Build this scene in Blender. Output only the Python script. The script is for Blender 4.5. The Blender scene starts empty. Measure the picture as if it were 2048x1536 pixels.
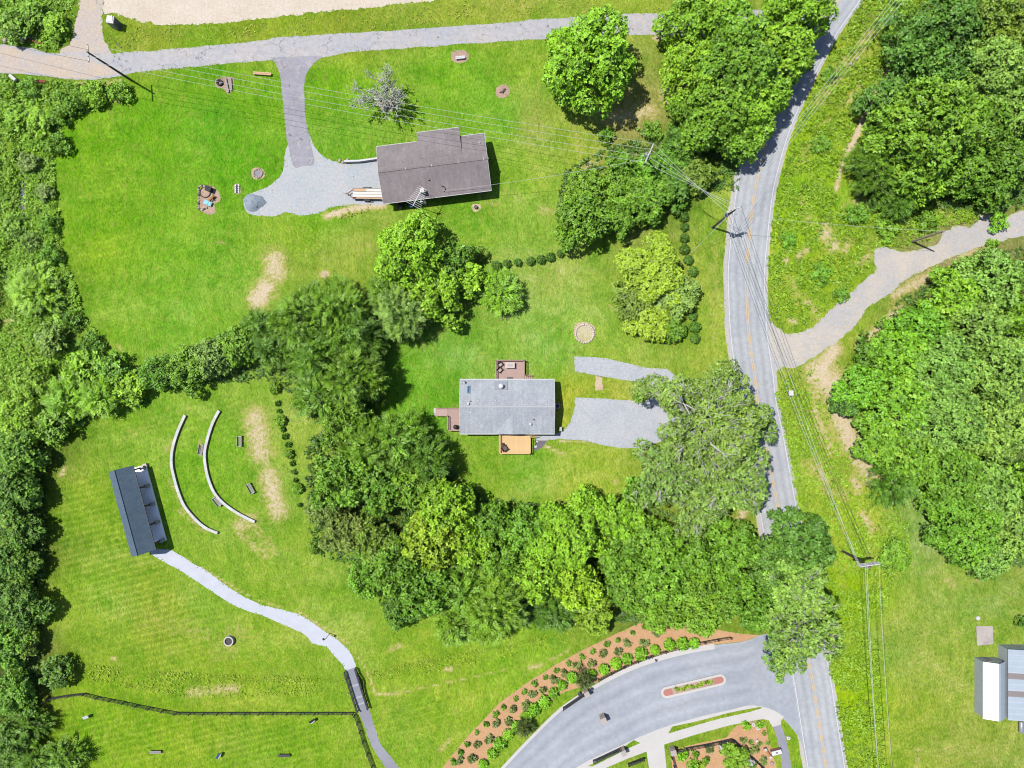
import bpy, math, random
import numpy as np
from mathutils import Vector, Matrix

# ------------------------------------------------------------------ camera, sky, sun, exposure
SC = bpy.context.scene
COL = SC.collection
S = 0.083          # metres on the ground per photograph pixel
H = 118.0          # flying height of the camera

cam_d = bpy.data.cameras.new("camera")
cam_d.sensor_fit = 'HORIZONTAL'
cam_d.angle = 2 * math.atan(1024 * S / H)
cam_d.clip_start = 1.0
cam_d.clip_end = 6000.0
cam = bpy.data.objects.new("camera", cam_d)
cam.location = (0, 0, H)
COL.objects.link(cam)
SC.camera = cam

SUN_EL = math.radians(66.0)
SHX, SHY = 0.93, -0.37          # direction in which shadows fall
world = bpy.data.worlds.new("World")
SC.world = world
world.use_nodes = True
_nt = world.node_tree
_sky = _nt.nodes.new("ShaderNodeTexSky")
_sky.sky_type = 'NISHITA'
_sky.sun_disc = False
_sky.sun_elevation = SUN_EL
_sky.sun_rotation = math.atan2(-SHX, -SHY)
_sky.air_density = 1.0
_sky.dust_density = 0.6
_bg = _nt.nodes["Background"]
_bg.inputs[1].default_value = 0.09
_nt.links.new(_sky.outputs[0], _bg.inputs[0])

sun_d = bpy.data.lights.new("sun", 'SUN')
sun_d.energy = 4.4
sun_d.angle = math.radians(0.5)
sun_d.color = (1.0, 0.96, 0.88)
sun = bpy.data.objects.new("sun", sun_d)
_v = Vector((SHX * math.cos(SUN_EL), SHY * math.cos(SUN_EL), -math.sin(SUN_EL)))
sun.rotation_euler = _v.to_track_quat('-Z', 'Y').to_euler()
sun.location = (-60, 30, 200)
COL.objects.link(sun)

SC.view_settings.view_transform = 'Standard'
SC.view_settings.look = 'None'
SC.view_settings.gamma = 1.0
SC.view_settings.use_curve_mapping = False
SC.view_settings.exposure = 1.36
SC.cycles.filter_width = 1.1
SC.cycles.max_bounces = 6
SC.cycles.diffuse_bounces = 2
SC.cycles.glossy_bounces = 2
SC.cycles.transmission_bounces = 4
SC.cycles.transparent_max_bounces = 4

KEXP = 3.6        # display brightness of a white sunlit diffuse surface (linear) at this exposure

# ------------------------------------------------------------------ helpers
random.seed(11)
RNG = np.random.default_rng(11)

def P(px, py, z=0.0):
    k = S * (H - z) / H
    return ((px - 1024) * k, (768 - py) * k, z)

def PX(pts, z=0.0):
    return [P(a, b, z)[:2] for a, b in pts]

def lin(c):
    c = c / 255.0
    return c / 12.92 if c <= 0.04045 else ((c + 0.055) / 1.055) ** 2.4

def A(r, g, b):
    """surface colour whose sunlit look is the given photograph colour"""
    return tuple(min(0.9, lin(v) / KEXP) for v in (r, g, b)) + (1.0,)

def link(o, parent=None):
    COL.objects.link(o)
    if parent is not None:
        o.parent = parent
    return o

def tag(o, label=None, cat=None, group=None, kind=None):
    if label: o["label"] = label
    if cat: o["category"] = cat
    if group: o["group"] = group
    if kind: o["kind"] = kind
    return o

def empty(name, loc, label=None, cat=None, group=None, rz=0.0):
    o = bpy.data.objects.new(name, None)
    o.empty_display_size = 0.5
    o.location = loc
    o.rotation_euler = (0, 0, rz)
    link(o)
    return tag(o, label, cat, group)

def copy_tree(o, parent=None):
    c = o.copy()
    link(c, parent)
    for ch in list(o.children):
        copy_tree(ch, c)
    return c

ORD = ["first", "second", "third", "fourth", "fifth", "sixth", "seventh", "eighth", "ninth", "tenth", "eleventh",
       "twelfth", "thirteenth", "fourteenth", "fifteenth", "sixteenth", "seventeenth", "eighteenth", "nineteenth",
       "twentieth", "twenty-first", "twenty-second", "twenty-third", "twenty-fourth", "twenty-fifth", "twenty-sixth",
       "twenty-seventh", "twenty-eighth", "twenty-ninth", "thirtieth"]

class MB:
    """collects geometry for ONE mesh object"""
    def __init__(self, org=(0, 0, 0)):
        self.v, self.f, self.o = [], [], org
    def add(self, vs, fs):
        n = len(self.v)
        self.v += [tuple(p) for p in vs]
        self.f += [tuple(i + n for i in f) for f in fs]
        return self
    def box(self, c, size, rz=0.0, taper=1.0, tilt=None):
        lx, ly, lz = size[0] / 2, size[1] / 2, size[2] / 2
        vs = []
        ca, sa = math.cos(rz), math.sin(rz)
        for k, zz in enumerate((-lz, lz)):
            t = taper if k else 1.0
            for x, y in ((-lx, -ly), (lx, -ly), (lx, ly), (-lx, ly)):
                q = Vector((x * t, y * t, zz))
                if tilt is not None:
                    q = tilt @ q
                vs.append((c[0] + ca * q.x - sa * q.y, c[1] + sa * q.x + ca * q.y, c[2] + q.z))
        return self.add(vs, [(3, 2, 1, 0), (4, 5, 6, 7), (0, 1, 5, 4), (1, 2, 6, 5), (2, 3, 7, 6), (3, 0, 4, 7)])
    def bar(self, a, b, w, h):
        a, b = Vector(a), Vector(b)
        d = (b - a)
        L = d.length
        d.normalize()
        s = d.cross(Vector((0, 0, 1)))
        if s.length < 1e-4: s = Vector((1, 0, 0))
        s.normalize()
        u = s.cross(d)
        vs = []
        for p in (a, b):
            for i, j in ((-1, -1), (1, -1), (1, 1), (-1, 1)):
                vs.append(p + s * (i * w / 2) + u * (j * h / 2))
        return self.add(vs, [(3, 2, 1, 0), (4, 5, 6, 7), (0, 1, 5, 4), (1, 2, 6, 5), (2, 3, 7, 6), (3, 0, 4, 7)])
    def tube(self, pts, rads, n=6, cap=True):
        pts = [Vector(p) for p in pts]
        if not hasattr(rads, '__len__'): rads = [rads] * len(pts)
        rings = []
        for i, p in enumerate(pts):
            d = pts[min(i + 1, len(pts) - 1)] - pts[max(i - 1, 0)]
            d.normalize()
            s = d.cross(Vector((0, 0, 1)))
            if s.length < 1e-3: s = Vector((1, 0, 0))
            s.normalize()
            u = s.cross(d)
            rings.append([p + (s * math.cos(2 * math.pi * k / n) + u * math.sin(2 * math.pi * k / n)) * rads[i] for k in range(n)])
        vs = [q for r in rings for q in r]
        fs = []
        for i in range(len(pts) - 1):
            for k in range(n):
                a, b = i * n + k, i * n + (k + 1) % n
                fs.append((a, b, b + n, a + n))
        if cap:
            fs.append(tuple(range(n))[::-1])
            fs.append(tuple(range((len(pts) - 1) * n, len(pts) * n)))
        return self.add(vs, fs)
    def cyl(self, c, r, h, n=12, r2=None):
        r2 = r if r2 is None else r2
        vs = [(c[0] + r * math.cos(2 * math.pi * k / n), c[1] + r * math.sin(2 * math.pi * k / n), c[2]) for k in range(n)]
        vs += [(c[0] + r2 * math.cos(2 * math.pi * k / n), c[1] + r2 * math.sin(2 * math.pi * k / n), c[2] + h) for k in range(n)]
        fs = [(k, (k + 1) % n, (k + 1) % n + n, k + n) for k in range(n)] + [tuple(range(n))[::-1], tuple(range(n, 2 * n))]
        return self.add(vs, fs)
    def ring(self, c, r_in, r_out, h, n=24):
        vs = []
        for r, z in ((r_in, 0), (r_out, 0), (r_out, h), (r_in, h)):
            vs += [(c[0] + r * math.cos(2 * math.pi * k / n), c[1] + r * math.sin(2 * math.pi * k / n), c[2] + z) for k in range(n)]
        fs = []
        for j in range(4):
            for k in range(n):
                a, b = j * n + k, j * n + (k + 1) % n
                fs.append((a, b, ((j + 1) % 4) * n + (k + 1) % n, ((j + 1) % 4) * n + k))
        return self.add(vs, fs)
    def prism(self, poly, z0, z1):
        n = len(poly)
        vs = [(x, y, z0) for x, y in poly] + [(x, y, z1) for x, y in poly]
        area = sum(poly[i][0] * poly[(i + 1) % n][1] - poly[(i + 1) % n][0] * poly[i][1] for i in range(n))
        top, bot = tuple(range(n, 2 * n)), tuple(range(n))[::-1]
        if area < 0: top, bot = top[::-1], bot[::-1]
        fs = [top, bot]
        for k in range(n):
            q = (k, (k + 1) % n, (k + 1) % n + n, k + n)
            fs.append(q if area > 0 else q[::-1])
        return self.add(vs, fs)
    def quad(self, a, b, c, d):
        return self.add([a, b, c, d], [(0, 1, 2, 3)])
    def stone(self, c, r, rnd, sz=0.7):
        """small uneven boulder, 12 x 2 faces"""
        vs, n = [], 7
        for zz, rr in ((0.0, 0.9), (0.55, 1.0), (1.0, 0.55)):
            for k in range(n):
                a = 2 * math.pi * k / n + rnd.uniform(-.2, .2)
                q = r * rr * rnd.uniform(.75, 1.1)
                vs.append((c[0] + q * math.cos(a), c[1] + q * math.sin(a), c[2] + zz * r * sz * 1.5 * rnd.uniform(.85, 1.1)))
        fs = []
        for j in range(2):
            for k in range(n):
                a, b = j * n + k, j * n + (k + 1) % n
                fs.append((a, b, b + n, a + n))
        fs.append(tuple(range(2 * n, 3 * n)))
        return self.add(vs, fs)
    def build(self, name, mat, parent=None, smooth=False, local=False):
        off = Vector((0, 0, 0))
        if parent is not None and not local:
            p = parent
            while p is not None:
                off += Vector(p.location)
                p = p.parent
        me = bpy.data.meshes.new(name)
        me.from_pydata([(x - off.x, y - off.y, z - off.z) for x, y, z in self.v], [], self.f)
        if smooth:
            me.polygons.foreach_set("use_smooth", [True] * len(me.polygons))
        me.materials.append(mat)
        me.update()
        o = bpy.data.objects.new(name, me)
        return link(o, parent)

def smooth_path(pts, step=0.8, closed=False):
    """Catmull-Rom through the points, resampled"""
    out = []
    n = len(pts)
    rngi = range(n if closed else n - 1)
    for i in rngi:
        if closed:
            p0, p1, p2, p3 = pts[(i - 1) % n], pts[i], pts[(i + 1) % n], pts[(i + 2) % n]
        else:
            p0, p1, p2, p3 = pts[max(i - 1, 0)], pts[i], pts[i + 1], pts[min(i + 2, n - 1)]
        L = math.dist(p1, p2)
        m = max(1, int(L / step))
        for k in range(m):
            t = k / m
            q = []
            for c in range(len(p1)):
                q.append(0.5 * (2 * p1[c] + (p2[c] - p0[c]) * t + (2 * p0[c] - 5 * p1[c] + 4 * p2[c] - p3[c]) * t * t
                                + (3 * p1[c] - p0[c] - 3 * p2[c] + p3[c]) * t ** 3))
            out.append(tuple(q))
    if not closed: out.append(tuple(pts[-1]))
    return out

def ragged(poly, amp=0.15, step=0.35, smooth=True, seed=1):
    """closed outline in metres -> finely broken edge"""
    rnd = random.Random(seed)
    base = smooth_path(poly, step, True) if smooth else []
    if not smooth:
        n = len(poly)
        for i in range(n):
            a, b = poly[i], poly[(i + 1) % n]
            m = max(1, int(math.dist(a, b) / step))
            base += [(a[0] + (b[0] - a[0]) * k / m, a[1] + (b[1] - a[1]) * k / m) for k in range(m)]
    out, low = [], 0.0
    n = len(base)
    for i, p in enumerate(base):
        q, r = base[i - 1], base[(i + 1) % n]
        d = (r[0] - q[0], r[1] - q[1])
        L = math.hypot(*d) or 1
        low = low * 0.8 + rnd.uniform(-1, 1) * 0.5
        o = amp * (low * 0.7 + rnd.uniform(-.5, .5))
        out.append((p[0] - d[1] / L * o, p[1] + d[0] / L * o))
    return out

OUTL = {}
def sheet(name, poly, z, mat, kind="structure", parent=None):
    OUTL.setdefault(name, []).append(poly)
    m = MB()
    n = len(poly)
    area = sum(poly[i][0] * poly[(i + 1) % n][1] - poly[(i + 1) % n][0] * poly[i][1] for i in range(n))
    if area < 0: poly = poly[::-1]
    m.add([(x, y, z) for x, y in poly], [tuple(range(n))])
    o = m.build(name, mat, parent)
    if kind and parent is None: o["kind"] = kind
    return o

def strip(name, path, w, z, mat, kind="structure", parent=None, h=None):
    """ribbon of width w (number or list) along a path in metres; h makes it a solid kerb"""
    m = MB()
    L, R = [], []
    n = len(path)
    for i, p in enumerate(path):
        a, b = path[max(i - 1, 0)], path[min(i + 1, n - 1)]
        d = (b[0] - a[0], b[1] - a[1])
        q = math.hypot(*d) or 1
        ww = (w[i] if hasattr(w, '__len__') else w) / 2
        L.append((p[0] - d[1] / q * ww, p[1] + d[0] / q * ww))
        R.append((p[0] + d[1] / q * ww, p[1] - d[0] / q * ww))
    if h is None:
        m.add([(x, y, z) for x, y in L] + [(x, y, z) for x, y in R], [(i, n + i, n + i + 1, i + 1) for i in range(n - 1)])
        o = m.build(name, mat, parent)
        at = o.data.attributes.new("across", 'FLOAT', 'POINT')
        at.data.foreach_set("value", [-1.0] * n + [1.0] * n)
        if kind and parent is None: o["kind"] = kind
        return o
    else:
        vs = [(x, y, z) for x, y in L] + [(x, y, z) for x, y in R] + [(x, y, z + h) for x, y in L] + [(x, y, z + h) for x, y in R]
        fs = []
        for i in range(n - 1):
            fs += [(2 * n + i, 3 * n + i, 3 * n + i + 1, 2 * n + i + 1), (i, 2 * n + i, 2 * n + i + 1, i + 1),
                   (n + i + 1, 3 * n + i + 1, 3 * n + i, n + i)]
        fs += [(0, n, 3 * n, 2 * n), (n - 1, 3 * n - 1, 4 * n - 1, 2 * n - 1)]
        m.add(vs, fs)
    o = m.build(name, mat, parent)
    if kind and parent is None: o["kind"] = kind
    return o

def offset_path(path, d):
    out, n = [], len(path)
    for i, p in enumerate(path):
        a, b = path[max(i - 1, 0)], path[min(i + 1, n - 1)]
        v = (b[0] - a[0], b[1] - a[1])
        q = math.hypot(*v) or 1
        out.append((p[0] - v[1] / q * d, p[1] + v[0] / q * d))
    return out

# ------------------------------------------------------------------ materials
def new_mat(name):
    m = bpy.data.materials.new(name)
    m.use_nodes = True
    nt = m.node_tree
    return m, nt, nt.nodes["Principled BSDF"]

def nd(nt, t, **kw):
    n = nt.nodes.new(t)
    for k, v in kw.items():
        if k.startswith("i_"):
            n.inputs[int(k[2:])].default_value = v
        else:
            setattr(n, k, v)
    return n

def noise(nt, vec, scale, detail=3.0, rough=0.6):
    n = nd(nt, "ShaderNodeTexNoise")
    n.inputs["Scale"].default_value = scale
    n.inputs["Detail"].default_value = detail
    n.inputs["Roughness"].default_value = rough
    nt.links.new(vec, n.inputs["Vector"])
    return n.outputs[0]

def ramp(nt, fac, stops, interp='LINEAR'):
    r = nd(nt, "ShaderNodeValToRGB")
    cr = r.color_ramp
    cr.interpolation = interp
    while len(cr.elements) > 1: cr.elements.remove(cr.elements[-1])
    cr.elements[0].position, cr.elements[0].color = stops[0]
    for p, c in stops[1:]:
        e = cr.elements.new(p); e.color = c
    nt.links.new(fac, r.inputs[0])
    return r.outputs[0]

def mixc(nt, fac, a, b, mode='MIX'):
    m = nd(nt, "ShaderNodeMix", data_type='RGBA', blend_type=mode)
    for s, v in ((0, fac), (6, a), (7, b)):
        if hasattr(v, "is_linked"): nt.links.new(v, m.inputs[s])
        else: m.inputs[s].default_value = v
    return m.outputs[2]

def math_n(nt, op, a, b=0.0, clamp=False):
    m = nd(nt, "ShaderNodeMath", operation=op, use_clamp=clamp)
    for s, v in ((0, a), (1, b)):
        if hasattr(v, "is_linked"): nt.links.new(v, m.inputs[s])
        else: m.inputs[s].default_value = v
    return m.outputs[0]

def g(v): return (v, v, v, 1)

MATS = {}
def pmat(name, rgb, var=0.18, scale=2.0, rough=0.85, bump=0.0, bscale=20.0, metallic=0.0, rgb2=None, spots=None, spec=0.3, stretch=None):
    """plain procedural surface: two noise octaves of tone, optional second colour and spots"""
    m, nt, b = new_mat(name)
    tc = nd(nt, "ShaderNodeTexCoord")
    vec = tc.outputs["Object"]
    if stretch:
        mp = nd(nt, "ShaderNodeMapping")
        mp.inputs["Scale"].default_value = stretch
        nt.links.new(vec, mp.inputs[0])
        vec = mp.outputs[0]
    c = A(*rgb) if max(rgb) > 1.0 else tuple(rgb) + (1,)
    n1 = noise(nt, vec, scale, 5, 0.65)
    t1 = ramp(nt, n1, [(0.3, g(1 - var)), (0.7, g(1 + var))])
    col = mixc(nt, 1.0, c, t1, 'MULTIPLY')
    n2 = noise(nt, vec, scale * 9, 2, 0.6)
    col = mixc(nt, 1.0, col, ramp(nt, n2, [(0.3, g(1 - var * .6)), (0.7, g(1 + var * .6))]), 'MULTIPLY')
    if rgb2 is not None:
        n3 = noise(nt, vec, scale * 0.45, 6, 0.7)
        col = mixc(nt, ramp(nt, n3, [(0.47, g(0)), (0.6, g(1))]), col, A(*rgb2))
    if spots is not None:
        n4 = noise(nt, vec, spots[1], 2, 0.5)
        col = mixc(nt, ramp(nt, n4, [(spots[2], g(0)), (spots[2] + .05, g(1))]), col, A(*spots[0]))
    nt.links.new(col, b.inputs["Base Color"])
    b.inputs["Roughness"].default_value = rough
    b.inputs["Metallic"].default_value = metallic
    b.inputs["Specular IOR Level"].default_value = spec
    if bump:
        bp = nd(nt, "ShaderNodeBump")
        bp.inputs["Strength"].default_value = bump
        bp.inputs["Distance"].default_value = 0.05
        nt.links.new(noise(nt, vec, bscale, 3, 0.6), bp.inputs["Height"])
        nt.links.new(bp.outputs[0], b.inputs["Normal"])
    MATS[name] = m
    return m

def ribbon(name, left, right, z, mat, n=70):
    """carriageway between two edge lines, with its across coordinate"""
    def resample(p):
        p = np.array(p); d = np.concatenate([[0], np.cumsum(np.linalg.norm(np.diff(p, axis=0), axis=1))])
        t = np.linspace(0, d[-1], n)
        return np.stack([np.interp(t, d, p[:, 0]), np.interp(t, d, p[:, 1])], 1)
    L, R = resample(left), resample(right)
    K = 9
    m = MB(); vals = []
    for j in range(K):
        f = j / (K - 1)
        m.v += [(a[0] * (1 - f) + b[0] * f, a[1] * (1 - f) + b[1] * f, z) for a, b in zip(L, R)]
        vals += [-1 + 2 * f] * n
    m.f = [(j * n + i, (j + 1) * n + i, (j + 1) * n + i + 1, j * n + i + 1) for j in range(K - 1) for i in range(n - 1)]
    o = m.build(name, mat)
    at = o.data.attributes.new("across", 'FLOAT', 'POINT'); at.data.foreach_set("value", vals)
    o["kind"] = "structure"
    return o
# ------------------------------------------------------------------ surface materials of the setting
def asphalt(name, rgb, rgb2, crack=0.0, wear=0.16, tracks=False):
    m, nt, b = new_mat(name)
    tc = nd(nt, "ShaderNodeTexCoord").outputs["Object"]
    col = mixc(nt, ramp(nt, noise(nt, tc, 0.12, 6, 0.65), [(0.4, g(0)), (0.62, g(1))]), A(*rgb), A(*rgb2))
    col = mixc(nt, 1.0, col, ramp(nt, noise(nt, tc, 1.3, 5, 0.7), [(0.3, g(1 - wear)), (0.7, g(1 + wear))]), 'MULTIPLY')
    col = mixc(nt, 1.0, col, ramp(nt, noise(nt, tc, 11.0, 2, 0.6), [(0.3, g(0.9)), (0.7, g(1.1))]), 'MULTIPLY')
    if crack:
        wv = nd(nt, "ShaderNodeTexVoronoi", feature='DISTANCE_TO_EDGE')
        wv.inputs["Scale"].default_value = 0.28
        dis = nd(nt, "ShaderNodeVectorMath", operation='ADD')
        nn = nd(nt, "ShaderNodeTexNoise"); nn.inputs["Scale"].default_value = 0.9; nn.inputs["Detail"].default_value = 4
        nt.links.new(tc, nn.inputs["Vector"])
        sc = nd(nt, "ShaderNodeVectorMath", operation='SCALE'); sc.inputs[3].default_value = 3.0
        nt.links.new(nn.outputs[1], sc.inputs[0])
        nt.links.new(tc, dis.inputs[0]); nt.links.new(sc.outputs[0], dis.inputs[1])
        nt.links.new(dis.outputs[0], wv.inputs["Vector"])
        k = ramp(nt, wv.outputs["Distance"], [(0.0, g(1)), (0.022, g(0))])
        k2 = math_n(nt, 'MULTIPLY', k, ramp(nt, noise(nt, tc, 0.25, 3), [(0.45, g(0)), (0.55, g(1))]))
        col = mixc(nt, math_n(nt, 'MULTIPLY', k2, crack), col, A(105, 105, 112))
        patch = ramp(nt, noise(nt, tc, 0.5, 4, 0.75), [(0.56, g(0)), (0.6, g(1))])
        col = mixc(nt, math_n(nt, 'MULTIPLY', patch, 0.5), col, A(214, 205, 200))
        pot = ramp(nt, noise(nt, tc, 1.1, 2, 0.5), [(0.70, g(0)), (0.73, g(1))])
        col = mixc(nt, math_n(nt, 'MULTIPLY', pot, 0.75), col, A(120, 120, 128))
    if tracks:                  # polished wheel paths, darker oil line and dusty edges across the carriageway
        ac = nd(nt, "ShaderNodeAttribute", attribute_name="across").outputs["Fac"]
        wob = math_n(nt, 'MULTIPLY', math_n(nt, 'SUBTRACT', noise(nt, tc, 0.15, 3), 0.5), 0.25)
        aa = math_n(nt, 'ABSOLUTE', math_n(nt, 'ADD', ac, wob))
        tk = ramp(nt, aa, [(0.0, g(.98)), (0.16, g(.99)), (0.26, g(1.1)), (0.38, g(1.03)), (0.48, g(.9)), (0.6, g(1.02)), (0.70, g(1.11)), (0.82, g(.99)), (0.93, g(.96)), (1.0, g(1.12))])
        col = mixc(nt, 1.0, col, tk, 'MULTIPLY')
        st = ramp(nt, noise(nt, tc, 0.45, 5, 0.8), [(0.62, g(0)), (0.72, g(0.5))])
        col = mixc(nt, st, col, A(150, 154, 164))
    nt.links.new(col, b.inputs["Base Color"])
    b.inputs["Roughness"].default_value = 0.9
    b.inputs["Specular IOR Level"].default_value = 0.25
    bp = nd(nt, "ShaderNodeBump"); bp.inputs["Strength"].default_value = 0.25; bp.inputs["Distance"].default_value = 0.03
    nt.links.new(noise(nt, tc, 14, 3), bp.inputs["Height"]); nt.links.new(bp.outputs[0], b.inputs["Normal"])
    MATS[name] = m
    return m

def gravelmat(name, rgb, rgb2, rgb3, bump=0.6):
    m, nt, b = new_mat(name)
    tc = nd(nt, "ShaderNodeTexCoord").outputs["Object"]
    col = mixc(nt, ramp(nt, noise(nt, tc, 0.22, 6, 0.7), [(0.42, g(0)), (0.62, g(1))]), A(*rgb), A(*rgb2))
    col = mixc(nt, ramp(nt, noise(nt, tc, 0.6, 5, 0.75), [(0.56, g(0)), (0.66, g(0.8))]), col, A(*rgb3))
    col = mixc(nt, 1.0, col, ramp(nt, noise(nt, tc, 2.2, 4, 0.7), [(0.3, g(0.88)), (0.7, g(1.1))]), 'MULTIPLY')
    col = mixc(nt, 1.0, col, ramp(nt, noise(nt, tc, 9, 3, 0.8), [(0.3, g(0.72)), (0.7, g(1.2))]), 'MULTIPLY')
    pot = ramp(nt, noise(nt, tc, 1.7, 2, 0.5), [(0.73, g(0)), (0.76, g(1))])
    col = mixc(nt, math_n(nt, 'MULTIPLY', pot, 0.6), col, A(110, 112, 118))
    nt.links.new(col, b.inputs["Base Color"])
    b.inputs["Roughness"].default_value = 0.95
    b.inputs["Specular IOR Level"].default_value = 0.1
    bp = nd(nt, "ShaderNodeBump"); bp.inputs["Strength"].default_value = bump; bp.inputs["Distance"].default_value = 0.06
    nt.links.new(noise(nt, tc, 8, 4, 0.7), bp.inputs["Height"]); nt.links.new(bp.outputs[0], b.inputs["Normal"])
    MATS[name] = m
    return m

M_ROAD = asphalt("road_asphalt", (187, 191, 200), (199, 202, 207), 0.0, 0.12, True)
M_ENTRY = asphalt("entry_asphalt", (178, 184, 197), (191, 196, 207), 0.0, 0.10, True)
M_ENTRYJ = asphalt("junction_asphalt", (180, 186, 198), (191, 196, 207), 0.0, 0.12)
M_LANE = asphalt("worn_lane_asphalt", (194, 195, 204), (208, 203, 204), 0.9, 0.16)
M_DRIVE = asphalt("drive_asphalt", (170, 166, 178), (182, 180, 192), 0.5, 0.12)
M_PATHA = asphalt("path_asphalt", (160, 160, 176), (172, 172, 186), 0.0, 0.08)
M_GRAVEL = gravelmat("grey_gravel", (206, 213, 221), (217, 218, 223), (226, 215, 206))
M_GRAVEL2 = gravelmat("house_gravel", (207, 212, 222), (219, 221, 228), (198, 204, 214), 0.8)
M_SPUR = gravelmat("spur_gravel", (213, 210, 210), (230, 220, 209), (238, 217, 190))
M_TAN = gravelmat("graded_soil", (246, 232, 216), (238, 222, 204), (250, 240, 228))
M_TRACK = gravelmat("dirt_track", (222, 210, 204), (232, 212, 192), (206, 204, 210))
M_SOIL = gravelmat("bare_soil", (236, 212, 182), (222, 194, 160), (242, 222, 198))
M_CONC = pmat("pale_concrete", (226, 222, 220), 0.05, 0.5, 0.8, 0.1)
M_PATH = pmat("path_concrete", (218, 222, 236), 0.07, 0.5, 0.8, 0.1)
M_PAD = pmat("weathered_concrete", (206, 196, 190), 0.12, 0.9, 0.85, 0.2, rgb2=(190, 180, 178))
M_MULCH = gravelmat("mulch", (232, 186, 142), (226, 176, 134), (238, 196, 152), 0.5)
M_MULCHD = gravelmat("weathered_mulch", (216, 186, 166), (198, 166, 148), (230, 208, 192), 0.9)
M_WHITE = pmat("white_road_paint", (232, 234, 240), 0.10, 1.2, 0.7)
M_YELLOW = pmat("yellow_road_paint", (240, 204, 140), 0.12, 1.2, 0.7)
M_WATER = pmat("creek_water", (120, 130, 130), 0.2, 1.0, 0.08, spec=0.6)
M_STEM = pmat("bark", (150, 135, 118), 0.25, 3.0, 0.95, 0.4)
M_PALEBARK = pmat("pale_bark", (228, 228, 222), 0.15, 3.0, 0.95, 0.2)

# ------------------------------------------------------------------ the ground sheet
TINTS = [(150,300,106,166,18),(300,260,100,165,20),(420,250,92,163,28),(200,480,122,172,26),(350,500,114,172,34),(360,650,118,174,44),
 (480,320,94,165,22),(430,150,100,160,22),(540,200,98,160,22),(140,420,118,170,30),(250,620,120,172,40),(690,180,104,166,20),(900,150,110,170,30),(690,270,104,164,36),
 (1050,130,128,170,40),(1060,250,142,165,64),(1040,330,128,174,44),(1100,350,146,180,60),(960,200,112,172,38),(1010,240,100,168,30),
 (600,480,126,170,36),(720,480,136,168,54),(640,440,102,165,22),(950,440,122,172,42),(1050,430,136,178,60),(1140,300,150,176,56),
 (640,520,142,170,60),(470,580,118,172,44),(1100,560,150,180,76),(1060,630,134,180,70),(1180,590,142,178,62),(900,700,110,170,50),
 (830,760,104,168,36),(1100,700,120,176,56),(1150,640,132,180,56),(1420,540,152,176,62),(1430,640,146,176,56),(1250,700,146,180,62),
 (1160,960,146,180,50),(1050,930,116,172,46),(980,960,132,172,46),(870,800,104,166,36),(1210,772,150,172,50),(1130,800,148,172,40),
 (330,830,124,172,44),(300,890,120,170,40),(180,1010,120,166,36),(180,1200,132,175,46),(320,1230,136,168,46),(550,1320,130,172,46),
 (400,1200,120,170,46),(500,1150,126,170,46),(700,1200,126,172,50),(380,930,108,166,30),(450,900,112,168,34),(480,800,130,172,52),(600,880,148,178,66),
 (450,1350,132,170,38),(300,1480,118,166,26),(600,1480,114,165,30),(180,1430,120,168,30),(800,1450,130,172,46),(900,1350,130,172,40),
 (1000,1300,124,176,40),(1900,1180,136,170,62),(1800,1290,142,170,66),(1900,1350,142,170,60),(1830,1420,136,166,46),(1950,1500,142,165,60),
 (1830,1060,142,176,88),(300,75,136,160,45),(700,55,142,160,46),(1000,20,142,165,50),(1230,12,142,170,50),(500,70,132,160,36),(850,40,142,165,50),
 (1570,450,138,188,22),(1700,200,154,178,48),(1640,560,144,178,34),(1620,850,152,180,60),(1700,1200,150,188,12),(1720,1400,146,186,12),
 (1720,1050,156,184,44),(1620,300,140,186,24),(60,400,104,140,34),(60,700,116,150,44),(30,200,94,138,30),(100,560,96,140,30),(120,750,100,140,34),
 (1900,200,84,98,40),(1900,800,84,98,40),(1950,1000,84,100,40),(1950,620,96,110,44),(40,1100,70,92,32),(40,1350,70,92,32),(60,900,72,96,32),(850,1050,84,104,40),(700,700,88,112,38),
 (1300,1150,84,106,40),(1250,230,150,150,80),(1420,150,110,140,50),(1400,900,130,150,60),(1300,400,96,130,40),(1560,1200,110,140,44),(100,40,100,140,34),(1900,540,150,150,90),(860,600,96,130,40),(1310,580,120,140,50)]
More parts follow.
